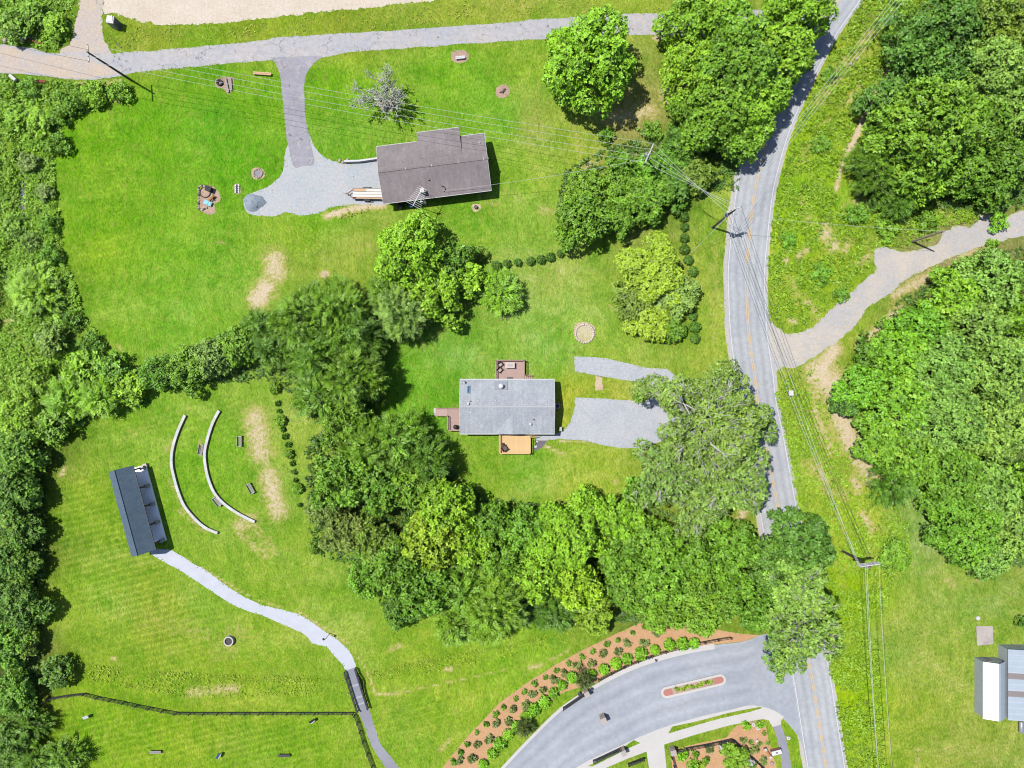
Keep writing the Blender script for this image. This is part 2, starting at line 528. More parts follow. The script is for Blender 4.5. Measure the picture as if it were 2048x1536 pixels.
# bare or straw-coloured ground: capsules x1 y1 x2 y2 half-width weight
BARE = [(1600,400,1620,440,14,.42),(1580,560,1600,600,14,.4),(1690,420,1720,400,14,.4),(1640,200,1690,120,16,.4),(1600,330,1625,280,12,.38),(1740,60,1720,110,14,.42),(1620,780,1640,830,12,.45),(1690,990,1650,980,14,.45),(1740,1100,1760,1140,12,.35),(1670,1120,1690,1180,8,.3),(1300,480,1260,500,30,.25),(1150,520,1060,600,40,.22),(1430,480,1430,680,10,.3),(1060,300,1080,210,24,.24),(720,490,800,500,30,.25),(1850,1250,1820,1400,20,.24),(1900,1450,1960,1520,25,.24),(510,835,522,905,26,.6),(538,955,555,1020,22,.62),(525,905,540,960,14,.45),(500,1050,545,1100,16,.36),(300,1245,410,1262,30,.26),(440,1300,480,1262,26,.3),(130,830,170,800,14,.3),(250,870,330,840,16,.25),(520,905,540,960,7,.5),(500,1040,480,1055,20,.5),(480,1070,530,1110,8,.45),(548,520,552,545,24,.66),
 (530,575,515,600,22,.74),(545,545,535,580,24,.5),(648,548,649,549,7,.9),(1335,185,1345,205,16,.75),(1310,76,1322,76,5,.8),(1650,462,1668,490,18,.62),
 (1612,500,1596,515,8,.55),(1700,480,1690,500,10,.5),(1570,520,1572,522,6,.7),(1720,530,1740,510,10,.55),(1610,600,1640,640,10,.5),(1580,640,1590,645,6,.7),
 (1730,230,1700,300,7,.8),(1760,170,1730,230,6,.7),(1800,80,1765,160,6,.6),(1690,300,1672,380,5,.7),(1640,250,1660,240,5,.5),(1690,210,1720,170,7,.5),
 (1640,745,1690,800,32,.74),(1670,800,1705,890,26,.72),(1630,820,1660,900,16,.5),(1700,880,1740,950,22,.68),(1650,960,1625,930,18,.5),(1710,960,1715,980,12,.6),
 (1725,1030,1745,1060,10,.6),(1800,620,1720,690,12,.62),(1870,545,1790,590,12,.6),(1920,510,1980,495,7,.6),(1670,700,1640,735,16,.75),
 (395,1133,500,1192,2.5,.62),(515,1200,560,1214,2.5,.6),(595,1222,700,1290,3,.62),(706,1300,733,1340,2.5,.55),(733,1345,750,1388,3,.62),(750,1388,800,1386,3,.66),
 (800,1386,1010,1340,2,.55),(890,1340,905,1338,6,.5),(880,1500,900,1480,6,.45),(780,1300,800,1290,6,.5),(350,1110,340,1100,3,.5),
 (690,425,650,432,7,.7),(700,418,770,408,8,.72),(690,420,655,430,5,.8),(340,960,365,1010,7,.42),(330,900,345,880,9,.38),(360,1020,410,1062,7,.42),(400,880,402,910,5,.5),(120,950,130,940,7,.55),
 (222,1318,232,1318,3,.8),(460,1262,462,1300,22,.32),(380,1385,470,1378,10,.5),(1085,420,1090,422,12,.45),(1075,885,1130,910,4,.62),(1120,882,1190,886,3,.6),
 (1235,960,1230,965,6,.5),(1340,1255,1345,1257,3,.5),(170,580,175,590,3,.4),(230,690,245,700,5,.4),(970,408,1000,405,6,.35),(430,485,450,487,5,.35),
 (1180,1300,1160,1310,7,.5),(1080,1330,1060,1335,6,.55),(1100,1320,1140,1300,3,.5),(1955,1165,1965,1168,12,.3),(1895,1160,1905,1170,12,.45),(1835,1500,1835,1536,8,.4),(1640,870,1640,875,5,.5),(1850,150,1855,152,4,.2),
 (1220,240,1300,220,20,.52),(1150,240,1160,300,14,.3),(1160,340,1200,320,8,.5),(1100,420,1105,425,5,.4),(820,640,850,700,4,.4),(1250,1010,1255,1012,8,.5),(880,680,900,640,3,.4),(1520,1000,1500,1000,10,.6),(1490,1020,1480,1040,10,.6),
 (20,660,60,700,5,.4),(5,640,30,640,8,.55),(40,300,44,420,4,.4),(50,280,90,260,5,.3),(150,168,240,162,5,.55),(240,200,200,195,6,.5)]

def seg_d(X, Y, x1, y1, x2, y2):
    dx, dy = x2 - x1, y2 - y1
    t = np.clip(((X - x1) * dx + (Y - y1) * dy) / max(dx * dx + dy * dy, 1e-6), 0, 1)
    return np.hypot(X - x1 - t * dx, Y - y1 - t * dy)

def ground_z(px, py):
    """swale crossing under the footbridge, creek bed on the west side (px,py arrays in ground pixels)"""
    z = np.zeros_like(px)
    pts = [(150,1352),(400,1368),(690,1372),(900,1325),(1090,1285)]
    d = np.min([seg_d(px, py, *pts[i], *pts[i + 1]) for i in range(4)], axis=0)
    z -= 0.55 * np.exp(-(d / 13.0) ** 2)
    pts = [(38,170),(42,330),(36,460),(6,560),(4,650)]
    d = np.min([seg_d(px, py, *pts[i], *pts[i + 1]) for i in range(4)], axis=0)
    z -= 0.8 * np.exp(-(d / 12.0) ** 2)
    return z

def make_ground():
    xs = np.concatenate([[-3000, -1500, -700, -350, -200, -140, -110], np.arange(-96, 96.01, 0.5), [110, 140, 200, 350, 700, 1500, 3000]])
    ys = np.concatenate([[-3000, -1500, -700, -350, -200, -130, -95], np.arange(-74, 74.01, 0.5), [95, 130, 200, 350, 700, 1500, 3000]])
    X, Y = np.meshgrid(xs, ys)
    px, py = X / S + 1024, 768 - Y / S
    Z = ground_z(px, py)
    n, mth = X.shape[1], X.shape[0]
    co = np.stack([X, Y, Z], -1).reshape(-1, 3)
    idx = np.arange(n * mth).reshape(mth, n)
    quads = np.stack([idx[:-1, :-1], idx[:-1, 1:], idx[1:, 1:], idx[1:, :-1]], -1).reshape(-1, 4)
    me = bpy.data.meshes.new("ground")
    me.vertices.add(len(co)); me.vertices.foreach_set("co", co.ravel())
    me.loops.add(quads.size); me.loops.foreach_set("vertex_index", quads.ravel())
    me.polygons.add(len(quads))
    me.polygons.foreach_set("loop_start", np.arange(0, quads.size, 4))
    me.polygons.foreach_set("loop_total", np.full(len(quads), 4))
    me.update(calc_edges=True)
    fx, fy = np.clip(px.ravel(), -60, 2108), np.clip(py.ravel(), -60, 1596)
    W = np.zeros_like(fx); T = np.zeros((len(fx), 3))
    for (a, b, r, gg, bb) in TINTS:
        w = 1.0 / (((fx - a) ** 2 + (fy - b) ** 2) / 900.0 + 1.0) ** 1.6
        W += w
        T += w[:, None] * np.array(A(r + 14 + (5 if b > 1000 and a < 1150 else 0), gg + 12, bb + 6)[:3])
    T /= W[:, None]
    far = np.clip((np.maximum(np.abs(X.ravel()) - 88, np.abs(Y.ravel()) - 67)) / 40, 0, 1)[:, None]
    T = T * (1 - far) + np.array(A(118, 156, 44)[:3]) * far
    bare = np.zeros_like(fx)
    for (x1, y1, x2, y2, hw, wt) in BARE:
        d = seg_d(fx, fy, x1, y1, x2, y2) / hw
        bare = np.maximum(bare, wt * np.exp(-(d / 1.15) ** 2 * 0.8))
    stripe = np.zeros_like(fx)
    for (x1, y1, x2, y2, hw, wt) in [(150,1050,330,1250,110,1.0),(120,1470,600,1480,60,.9),(250,870,450,830,60,.5),(750,1480,860,1420,60,.5),(1250,760,1330,700,30,.3),(900,120,1040,110,60,.3),(1900,1330,1900,1480,80,.35),(200,330,220,560,80,.35),(640,250,700,200,60,.3),(980,420,800,460,50,.3)]:
        d = seg_d(fx, fy, x1, y1, x2, y2) / hw
        stripe = np.maximum(stripe, wt * np.exp(-d ** 2))
    at = me.attributes.new("tint", 'FLOAT_COLOR', 'POINT')
    at.data.foreach_set("color", np.concatenate([T, np.ones((len(T), 1))], 1).astype(np.float32).ravel())
    at = me.attributes.new("bare", 'FLOAT', 'POINT'); at.data.foreach_set("value", bare.astype(np.float32))
    at = me.attributes.new("stripe", 'FLOAT', 'POINT'); at.data.foreach_set("value", stripe.astype(np.float32))
    o = bpy.data.objects.new("ground", me)
    o["kind"] = "structure"
    link(o)
    # material
    m, nt, b = new_mat("grass_ground")
    tc = nd(nt, "ShaderNodeTexCoord").outputs["Object"]
    tint = nd(nt, "ShaderNodeAttribute", attribute_name="tint").outputs["Color"]
    bat = nd(nt, "ShaderNodeAttribute", attribute_name="bare").outputs["Fac"]
    sat = nd(nt, "ShaderNodeAttribute", attribute_name="stripe").outputs["Fac"]
    # streaky coordinates: grass lies in swirls
    nn = nd(nt, "ShaderNodeTexNoise"); nn.inputs["Scale"].default_value = 0.12; nn.inputs["Detail"].default_value = 2
    nt.links.new(tc, nn.inputs["Vector"])
    sc = nd(nt, "ShaderNodeVectorMath", operation='SCALE'); sc.inputs[3].default_value = 5.0
    nt.links.new(nn.outputs[1], sc.inputs[0])
    ad = nd(nt, "ShaderNodeVectorMath", operation='ADD'); nt.links.new(tc, ad.inputs[0]); nt.links.new(sc.outputs[0], ad.inputs[1])
    mp = nd(nt, "ShaderNodeMapping"); mp.inputs["Scale"].default_value = (1.0, 0.45, 1.0); mp.inputs["Rotation"].default_value = (0, 0, 0.5)
    nt.links.new(ad.outputs[0], mp.inputs[0]); sv = mp.outputs[0]
    col = mixc(nt, 1.0, tint, ramp(nt, noise(nt, tc, 0.16, 5, 0.65), [(0.33, (0.74, 0.86, 0.6, 1)), (0.5, g(1)), (0.68, (1.24, 1.1, 1.4, 1))]), 'MULTIPLY')
    col = mixc(nt, 1.0, col, ramp(nt, noise(nt, sv, 0.9, 5, 0.7), [(0.3, (0.66, 0.80, 0.6, 1)), (0.5, g(1)), (0.7, (1.32, 1.16, 1.6, 1))]), 'MULTIPLY')
    col = mixc(nt, 1.0, col, ramp(nt, noise(nt, sv, 4.5, 4, 0.75), [(0.25, g(0.42)), (0.5, g(1.0)), (0.75, g(1.62))]), 'MULTIPLY')
    # pale dry swaths and lush patches
    mp2 = nd(nt, "ShaderNodeMapping"); mp2.inputs["Scale"].default_value = (0.35, 1.0, 1.0); mp2.inputs["Rotation"].default_value = (0, 0, -0.12)
    nt.links.new(ad.outputs[0], mp2.inputs[0])
    pd = ramp(nt, noise(nt, mp2.outputs[0], 0.22, 6, 0.72), [(0.48, g(0)), (0.68, g(0.8))])
    col = mixc(nt, pd, col, mixc(nt, 1.0, col, (1.42, 1.16, 2.3, 1), 'MULTIPLY'))
    pl = ramp(nt, noise(nt, ad.outputs[0], 0.075, 5, 0.7), [(0.34, g(0.75)), (0.5, g(0))])
    col = mixc(nt, pl, col, mixc(nt, 1.0, col, (0.70, 0.90, 0.75, 1), 'MULTIPLY'))
    # yellowed blades
    yl = math_n(nt, 'MULTIPLY', ramp(nt, noise(nt, sv, 1.6, 6, 0.75), [(0.52, g(0)), (0.70, g(1))]), 0.55)
    col = mixc(nt, yl, col, A(190, 188, 92))
    # darker clover clumps
    dk = math_n(nt, 'MULTIPLY', ramp(nt, noise(nt, tc, 1.1, 4, 0.7), [(0.28, g(1)), (0.40, g(0))]), 0.55)
    col = mixc(nt, dk, col, A(70, 135, 24))
    # mowing swaths
    rot = nd(nt, "ShaderNodeMapping"); rot.inputs["Rotation"].default_value = (0, 0, math.radians(-104)); nt.links.new(tc, rot.inputs[0])
    wv = nd(nt, "ShaderNodeTexWave", wave_type='BANDS', bands_direction='X'); wv.inputs["Scale"].default_value = 0.30
    wv.inputs["Distortion"].default_value = 3.5; wv.inputs["Detail"].default_value = 3; wv.inputs["Detail Scale"].default_value = 0.5; nt.links.new(rot.outputs[0], wv.inputs[0])
    ws = ramp(nt, wv.outputs["Fac"], [(0.0, (0.84, 0.88, 0.8, 1)), (0.55, g(1)), (0.88, (1.06, 1.04, 1.1, 1)), (1.0, (1.3, 1.17, 1.6, 1))])
    col = mixc(nt, math_n(nt, 'MULTIPLY', sat, 0.9), col, mixc(nt, 1.0, col, ws, 'MULTIPLY'))
    # bare earth / straw
    nb = noise(nt, ad.outputs[0], 1.7, 8, 0.82)
    fb = math_n(nt, 'ADD', bat, math_n(nt, 'MULTIPLY', math_n(nt, 'SUBTRACT', nb, 0.5), 1.9))
    dry = ramp(nt, fb, [(0.22, g(0)), (0.5, g(0.75))])
    dry = math_n(nt, 'MULTIPLY', dry, ramp(nt, bat, [(0.03, g(0)), (0.2, g(1))]))
    col = mixc(nt, dry, col, A(208, 196, 116))
    bf = ramp(nt, fb, [(0.44, g(0)), (0.72, g(1))])
    bf = math_n(nt, 'MULTIPLY', bf, ramp(nt, bat, [(0.08, g(0)), (0.25, g(1))]))
    soil = mixc(nt, ramp(nt, noise(nt, tc, 3.0, 5, 0.75), [(0.35, g(0)), (0.65, g(1))]), A(238, 212, 176), A(250, 234, 208))
    soil = mixc(nt, 1.0, soil, ramp(nt, noise(nt, tc, 9.0, 3, 0.75), [(0.3, g(0.72)), (0.7, g(1.2))]), 'MULTIPLY')
    col = mixc(nt, bf, col, soil)
    nt.links.new(col, b.inputs["Base Color"])
    b.inputs["Roughness"].default_value = 0.95
    b.inputs["Specular IOR Level"].default_value = 0.05
    bp = nd(nt, "ShaderNodeBump"); bp.inputs["Strength"].default_value = 0.75; bp.inputs["Distance"].default_value = 0.14
    nt.links.new(noise(nt, sv, 5.0, 5, 0.75), bp.inputs["Height"]); nt.links.new(bp.outputs[0], b.inputs["Normal"])
    me.materials.append(m)
    MATS["grass"] = m
    return o
GROUND = make_ground()

# mown grass of the small strips between pavements (no attributes on these sheets)
M_STRIP = MATS["grass"]
def mown(o, rgb):
    n = len(o.data.vertices)
    at = o.data.attributes.new("tint", 'FLOAT_COLOR', 'POINT'); at.data.foreach_set("color", list(A(*rgb)) * n)
    for nm in ("bare", "stripe"):
        o.data.attributes.new(nm, 'FLOAT', 'POINT').data.foreach_set("value", [0.12 if nm == "bare" else 0.0] * n)

# ------------------------------------------------------------------ roads, drives, paths, beds
sheet("graded_soil", ragged(PX([(196,-80),(204,20),(225,28),(262,40),(330,50),(420,47),(500,40),(600,30),(690,19),(790,8),(870,-4),(900,-80)]), .35, .4, True, 3), 0.004, M_TAN)
sheet("dirt_track", ragged(PX([(160,-80),(156,0),(150,50),(140,88),(118,106),(150,140),(220,140),(222,104),(208,70),(207,20),(206,-80)]), .35, .4, True, 4), 0.008, M_TRACK)
LANE_T = [(1530,22),(1420,26),(1320,27),(1230,28),(1120,36),(1020,44),(771,62),(669,68),(555,75),(520,82),(352,98),(268,104),(215,107),(138,104),(104,107),(65,97),(0,88),(-120,80)]
LANE_B = [(-120,140),(0,146),(78,151),(156,159),(234,154),(262,146),(391,133),(520,122),(600,117),(656,112),(716,104),(901,90),(1020,82),(1150,74),(1270,70),(1400,70),(1530,72)]
sheet("side_road", ragged(PX(LANE_T + LANE_B), .14, .35, True, 5), 0.012, M_LANE)
sheet("dirt_lane", ragged(PX([(-120,84),(0,92),(60,104),(110,113),(150,110),(190,122),(235,142),(215,151),(156,157),(78,148),(0,143),(-120,137)]), .22, .3, True, 31), 0.018, M_TRACK)
sheet("driveway", ragged(PX([(545,116),(549,124),(560,150),(564,190),(568,221),(575,286),(588,333),(606,331),(628,328),(622,289),(612,242),(609,190),(609,165),(617,141),(632,122),(640,112)]), .08, .35, True, 6), 0.016, M_DRIVE)
sheet("gravel_yard", ragged(PX([(574,296),(566,342),(542,370),(508,384),(488,396),(488,414),(500,427),(545,432),(572,424),(592,430),(640,424),(662,414),(715,409),(790,402),(790,318),(755,319),(692,327),(660,319),(642,310),(628,292),(616,270),(600,280)]), .16, .35, True, 7), 0.008, M_GRAVEL)
CENTRE = smooth_path(PX([(1790,-160),(1740,-90),(1691,-21),(1638,55),(1615,99),(1584,158),(1543,254),(1516,350),(1507,399),(1500,459),(1493,538),(1493.6,591),(1498,670),(1509,749),(1517,813),(1531,880),(1551,990),(1561.5,1049),(1570,1092),(1590,1190),(1612,1297),(1626,1369),(1639,1452),(1652.5,1535),(1668,1630),(1700,1800)]), 1.0)
sheet("shoulder", ragged(offset_path(CENTRE, 3.55) + offset_path(CENTRE, -3.85)[::-1], .12, .4, False, 8), 0.004, M_SPUR)
sheet("gravel_turnout", ragged(PX([(1525,630),(1548,648),(1572,666),(1607,661),(1634,645),(1671,610),(1714,573),(1750,541),(1746,524),(1752,500),(1764,491),(1794,502),(1821,503),(1872,488),(1888,463),(1917,450),(1941,452),(1966,430),(2008,434),(2060,415),(2200,380),(2200,440),(2060,470),(1982,487),(1901,516),(1821,554),(1778,589),(1735,615),(1714,648),(1660,693),(1602,731),(1561,737),(1538,760),(1515,760),(1510,640)]), .28, .35, True, 9), 0.008, M_SPUR)
ROAD = strip("main_road", CENTRE, 6.55, 0.016, M_ROAD)
sheet("house_drive", ragged(PX([(1148,713),(1180,714),(1215,717),(1290,735),(1335,738),(1352,752),(1372,782),(1420,788),(1482,792),(1490,832),(1440,838),(1380,852),(1330,880),(1290,895),(1245,897),(1200,890),(1170,881),(1120,878),(1092,881),(1072,880),(1070,871),(1108,870),(1126,862),(1140,845),(1148,820),(1150,795),(1210,797),(1290,803),(1302,790),(1302,766),(1250,760),(1200,752),(1150,743)]), .07, .3, False, 10), 0.008, M_GRAVEL2)
sheet("gravel_path", ragged(PX([(1191,752),(1204,752),(1206,781),(1190,781)]), .12, .3, False, 11), 0.008, M_SOIL)
# entrance road of the estate
EN_T = [(981,1557),(1006,1531),(1050,1486),(1110,1426),(1145,1399),(1192,1370),(1248,1340),(1301,1319),(1368,1301),(1430,1290),(1488,1283),(1520,1270)]
EN_B = [(1614,1524),(1602,1483),(1586,1459),(1562,1433),(1546,1424),(1523,1416),(1497,1414),(1460,1423),(1396,1438),(1318,1462),(1239,1496),(1187,1520),(1152,1540),(1120,1564)]
_et, _eb = smooth_path(PX(EN_T), .8), smooth_path(PX(EN_B[6:][::-1]), .8)
ribbon("entrance_road", _et, _eb, 0.010, M_ENTRY)
sheet("road_junction", [_et[-1]] + PX([(1570,1262),(1595,1290),(1620,1380),(1640,1500)]) + smooth_path(PX(EN_B[:7]), .8), 0.010, M_ENTRYJ)
# concrete walks and gutters (one sheet), kerb of the outer bend
WALK_B = [(1225,1560),(1211,1536),(1253,1518),(1293,1503),(1298,1536),(1300,1560),(1336,1560),(1333,1536),(1328,1489),(1395,1468),(1461,1450),(1525,1438),(1537,1440),(1545,1454),(1562,1449),(1562,1441),(1568,1433)]
sheet("sidewalk", smooth_path(PX([(1118,1562),(1150,1537),(1185,1517),(1237,1493),(1316,1459),(1395,1435),(1459,1420),(1496,1411),(1524,1413),(1548,1421),(1566,1432)]), .8) + PX(WALK_B[::-1]), 0.014, M_CONC)
kp = smooth_path(PX([(968,1577),(1005,1536),(1049,1489),(1110,1428),(1146,1400),(1193,1371),(1249,1342),(1302,1321),(1368,1303),(1429,1292)]), .8)
strip("kerb", kp, [0.5 + 0.42 * min(1, max(0, (i - 24) / 18)) for i in range(len(kp))], 0.0, M_CONC, h=0.10)
mown(sheet("grass_strip", ragged(PX([(1336,1467),(1344,1453),(1395,1442),(1460,1425),(1520,1413),(1525,1416),(1500,1424),(1440,1437),(1390,1451)]), .04, .4, False, 12), 0.020, M_STRIP), (138, 172, 44))
mown(sheet("grass_strip", ragged(PX([(1176,1532),(1240,1499),(1268,1480),(1281,1486),(1250,1500),(1185,1533)]), .04, .4, False, 13), 0.020, M_STRIP), (136, 176, 40))
sheet("service_path", PX([(1546,1452),(1562,1448),(1572,1478),(1579,1510),(1586,1560),(1566,1560),(1561,1510),(1555,1480)]), 0.008, M_PATHA)
# paths of the lower lawn
sheet("concrete_path", ragged(PX([(300,1100),(341,1100),(391,1130),(406,1136),(443,1164),(476,1186),(500,1199),(526,1211),(565,1219),(604,1232),(643,1258),(677,1282),(700,1305),(712,1337),(691,1340),(686,1330),(667,1310),(651,1293),(625,1287),(609,1269),(575,1253),(539,1237),(520,1230),(482,1217),(448,1199),(416,1178),(385,1157),(357,1139),(325,1122),(302,1107)]), .07, .35, True, 14), 0.006, M_PATH)
sheet("asphalt_path", ragged(PX([(718,1420),(735,1415),(747,1448),(760,1485),(781,1513),(798,1536),(830,1580),(795,1580),(771,1536),(745,1495),(729,1454)]), .05, .35, True, 15), 0.006, M_PATHA)
# mulch beds
sheet("mulch_bed", ragged(PX([(860,1570),(885,1536),(906,1508),(943,1464),(969,1438),(1000,1404),(1066,1357),(1132,1318),(1184,1291),(1237,1265),(1285,1244),(1345,1249),(1430,1258),(1480,1268),(1520,1270),(1488,1283),(1430,1289),(1366,1299),(1300,1317),(1246,1337),(1190,1366),(1160,1374),(1121,1387),(1076,1423),(1034,1460),(1000,1488),(982,1510),(960,1536),(930,1575)]), .06, .35, False, 16), 0.006, M_MULCH)
sheet("mulch_bed", ragged(PX([(1342,1500),(1400,1486),(1452,1475),(1472,1452),(1520,1440),(1530,1446),(1536,1475),(1544,1505),(1560,1560),(1346,1560)]), .05, .35, False, 17), 0.006, M_MULCH)
sheet("mulch_ring", ragged(PX([(903,105),(918,99),(935,105),(937,118),(925,126),(906,123)]), .12, .3, True, 18), 0.006, M_MULCHD)
sheet("mulch_ring", ragged(PX([(993,176),(1006,168),(1019,174),(1020,188),(1006,196),(992,190)]), .1, .3, True, 19), 0.006, M_MULCHD)
sheet("mulch_ring", ragged(PX([(430,165),(436,157),(464,154),(467,172),(458,190),(446,178),(433,174)]), .1, .3, True, 20), 0.006, M_MULCHD)
sheet("mulch_ring", ragged(PX([(503,340),(516,334),(528,340),(529,352),(518,359),(505,355)]), .1, .3, True, 21), 0.006, M_SOIL)
sheet("mulch_ring", ragged(PX([(405,376),(418,370),(432,378),(440,390),(438,402),(428,408),(430,425),(420,430),(402,422),(395,408),(397,395),(404,388)]), .1, .3, True, 22), 0.006, M_MULCHD)
sheet("mulch_ring", ragged(PX([(469,370),(478,368),(482,386),(472,388),(468,380)]), .06, .3, True, 23), 0.006, M_SOIL)
sheet("mulch_ring", ragged(PX([(756,205),(770,198),(788,202),(794,212),(784,222),(764,220)]), .12, .3, True, 24), 0.006, M_MULCHD)
sheet("mulch_ring", ragged(PX([(945,409),(962,410),(960,420),(950,424),(944,418)]), .08, .3, True, 25), 0.006, M_SOIL)
sheet("mulch_ring", ragged(PX([(1150,650),(1170,644),(1188,654),(1190,672),(1180,684),(1160,684),(1148,670)]), .08, .3, True, 26), 0.006, M_SOIL)
sheet("dark_walk", PX([(1068,881),(1096,881),(1084,895),(1070,902),(1066,900)]), 0.012, pmat("dark_fabric_walk", (128, 120, 132), .12, 2, .9))
# creek water in the west ditch
strip("creek_water", [(P(a, b)[0], P(a, b)[1]) for a, b in [(38,330),(40,380),(38,430),(36,460),(20,520),(6,560)]], 1.0, -0.62, M_WATER)
# road markings
mk = [("edge_line", 3.0, 0.13, M_WHITE), ("edge_line", -3.0, 0.13, M_WHITE), ("centre_line", 0.14, 0.11, M_YELLOW), ("centre_line", -0.14, 0.11, M_YELLOW)]
for nm, off, w, mt in mk:
    strip(nm, offset_path(CENTRE, off), w, 0.020, mt, parent=ROAD)

# planted island in the entrance road
def stadium(a, b, r, n=14):
    ax, ay = a; bx, by = b
    th = math.atan2(by - ay, bx - ax)
    return [(bx + r * math.cos(th - math.pi / 2 + math.pi * k / n), by + r * math.sin(th - math.pi / 2 + math.pi * k / n)) for k in range(n + 1)] + \
           [(ax + r * math.cos(th + math.pi / 2 + math.pi * k / n), ay + r * math.sin(th + math.pi / 2 + math.pi * k / n)) for k in range(n + 1)]
ia, ib = P(1333, 1384.5)[:2], P(1440, 1359)[:2]
isl = empty("traffic_island", (ia[0], ia[1], 0.01), "long kerbed island with brick ends and yellow plants in entrance road", "traffic island")
MB().prism(stadium(ia, ib, 0.95), 0.01, 0.15).build("kerb", M_CONC, isl)
M_BRICK = pmat("red_pavers", (206, 138, 128), 0.14, 5, 0.9, 0.2)
def along(t, off=0): 
    th = math.atan2(ib[1] - ia[1], ib[0] - ia[0])
    return (ia[0] + (ib[0] - ia[0]) * t - math.sin(th) * off, ia[1] + (ib[1] - ia[1]) * t + math.cos(th) * off)
MB().prism(stadium(ia, along(.12), 0.56), 0.15, 0.17).build("brick_end", M_BRICK, isl)
MB().prism(stadium(along(.86), ib, 0.56), 0.15, 0.17).build("brick_end", M_BRICK, isl)
MB().prism([along(.10, -.56), along(.88, -.56), along(.88, .56), along(.10, .56)], 0.15, 0.176).build("planting_bed", M_MULCHD, isl)
# ------------------------------------------------------------------ foliage
def leafmat(name, yellow=(190, 205, 60), trans=0.35):
    m = bpy.data.materials.new(name)
    m.use_nodes = True
    nt = m.node_tree
    nt.nodes.clear()
    out = nd(nt, "ShaderNodeOutputMaterial")
    oi = nd(nt, "ShaderNodeObjectInfo")
    lv = nd(nt, "ShaderNodeAttribute", attribute_name="lv").outputs["Fac"]
    col = mixc(nt, 1.0, oi.outputs["Color"], ramp(nt, lv, [(0.0, g(0.5)), (0.5, g(1.0)), (1.0, (1.5, 1.4, 1.5, 1))]), 'MULTIPLY')
    col = mixc(nt, ramp(nt, lv, [(0.90, g(0)), (1.0, g(0.4))]), col, A(*yellow))
    d = nd(nt, "ShaderNodeBsdfDiffuse"); nt.links.new(col, d.inputs[0])
    t = nd(nt, "ShaderNodeBsdfTranslucent")
    nt.links.new(mixc(nt, 1.0, col, (1.15, 1.1, 0.5, 1), 'MULTIPLY'), t.inputs[0])
    gl = nd(nt, "ShaderNodeBsdfGlossy"); gl.inputs[1].default_value = 0.6
    mx = nd(nt, "ShaderNodeMixShader", i_0=trans); nt.links.new(d.outputs[0], mx.inputs[1]); nt.links.new(t.outputs[0], mx.inputs[2])
    m2 = nd(nt, "ShaderNodeMixShader", i_0=0.03); nt.links.new(mx.outputs[0], m2.inputs[1]); nt.links.new(gl.outputs[0], m2.inputs[2])
    nt.links.new(m2.outputs[0], out.inputs[0])
    MATS[name] = m
    return m
M_LEAF = leafmat("broad_leaf", (190, 205, 60), 0.13)
M_NEEDLE = leafmat("needle_spray", (150, 180, 50), 0.12)
M_WEED = leafmat("weed_leaf", (176, 196, 40), 0.25)

def nrm(a): return a / np.maximum(np.linalg.norm(a, axis=-1, keepdims=True), 1e-9)

def leaf_mesh(name, base, d, nv, L, W, lv, mat):
    """one rhombic leaf quad for every row"""
    sidev = nrm(np.cross(d, nv))
    mid = base + d * (L * 0.45)[:, None] + nv * (L * 0.06)[:, None]
    V = np.stack([base, mid + sidev * (W / 2)[:, None], base + d * L[:, None], mid - sidev * (W / 2)[:, None]], 1).reshape(-1, 3)
    n = len(base)
    me = bpy.data.meshes.new(name)
    me.vertices.add(4 * n); me.vertices.foreach_set("co", V.astype(np.float32).ravel())
    me.loops.add(4 * n); me.loops.foreach_set("vertex_index", np.arange(4 * n, dtype=np.int32))
    me.polygons.add(n)
    me.polygons.foreach_set("loop_start", np.arange(0, 4 * n, 4)); me.polygons.foreach_set("loop_total", np.full(n, 4))
    me.update(calc_edges=True)
    at = me.attributes.new("lv", 'FLOAT', 'FACE'); at.data.foreach_set("value", np.clip(lv, 0, 1).astype(np.float32))
    me.materials.append(mat)
    return me

def rosettes(rng, c, ax, r, nl, lv, spread=(25, 100), wr=0.55):
    """tufts of nl leaves around axis ax at c -> arrays"""
    n = len(c)
    ref = np.where(np.abs(ax[:, 2:3]) < 0.9, np.array([[0, 0, 1.0]]), np.array([[1.0, 0, 0]]))
    e1 = nrm(np.cross(ax, ref)); e2 = np.cross(ax, e1)
    ph = (np.arange(nl)[None] / nl + rng.random((n, 1))) * 2 * np.pi + rng.normal(0, .35, (n, nl))
    th = np.radians(rng.uniform(spread[0], spread[1], (n, nl)))
    rad = e1[:, None] * np.cos(ph)[..., None] + e2[:, None] * np.sin(ph)[..., None]
    d = ax[:, None] * np.cos(th)[..., None] + rad * np.sin(th)[..., None]
    nv = nrm(ax[:, None] * np.sin(th)[..., None] - rad * np.cos(th)[..., None] + rng.normal(0, .25, d.shape))
    L = r[:, None] * rng.uniform(.65, 1.15, (n, nl))
    b = c[:, None] + rng.normal(0, 1, d.shape) * (r * 0.12)[:, None, None]
    l2 = np.clip(lv[:, None] + rng.normal(0, .12, (n, nl)), 0, 1)
    return b.reshape(-1, 3), d.reshape(-1, 3), nv.reshape(-1, 3), L.ravel(), (L * wr).ravel(), l2.ravel()

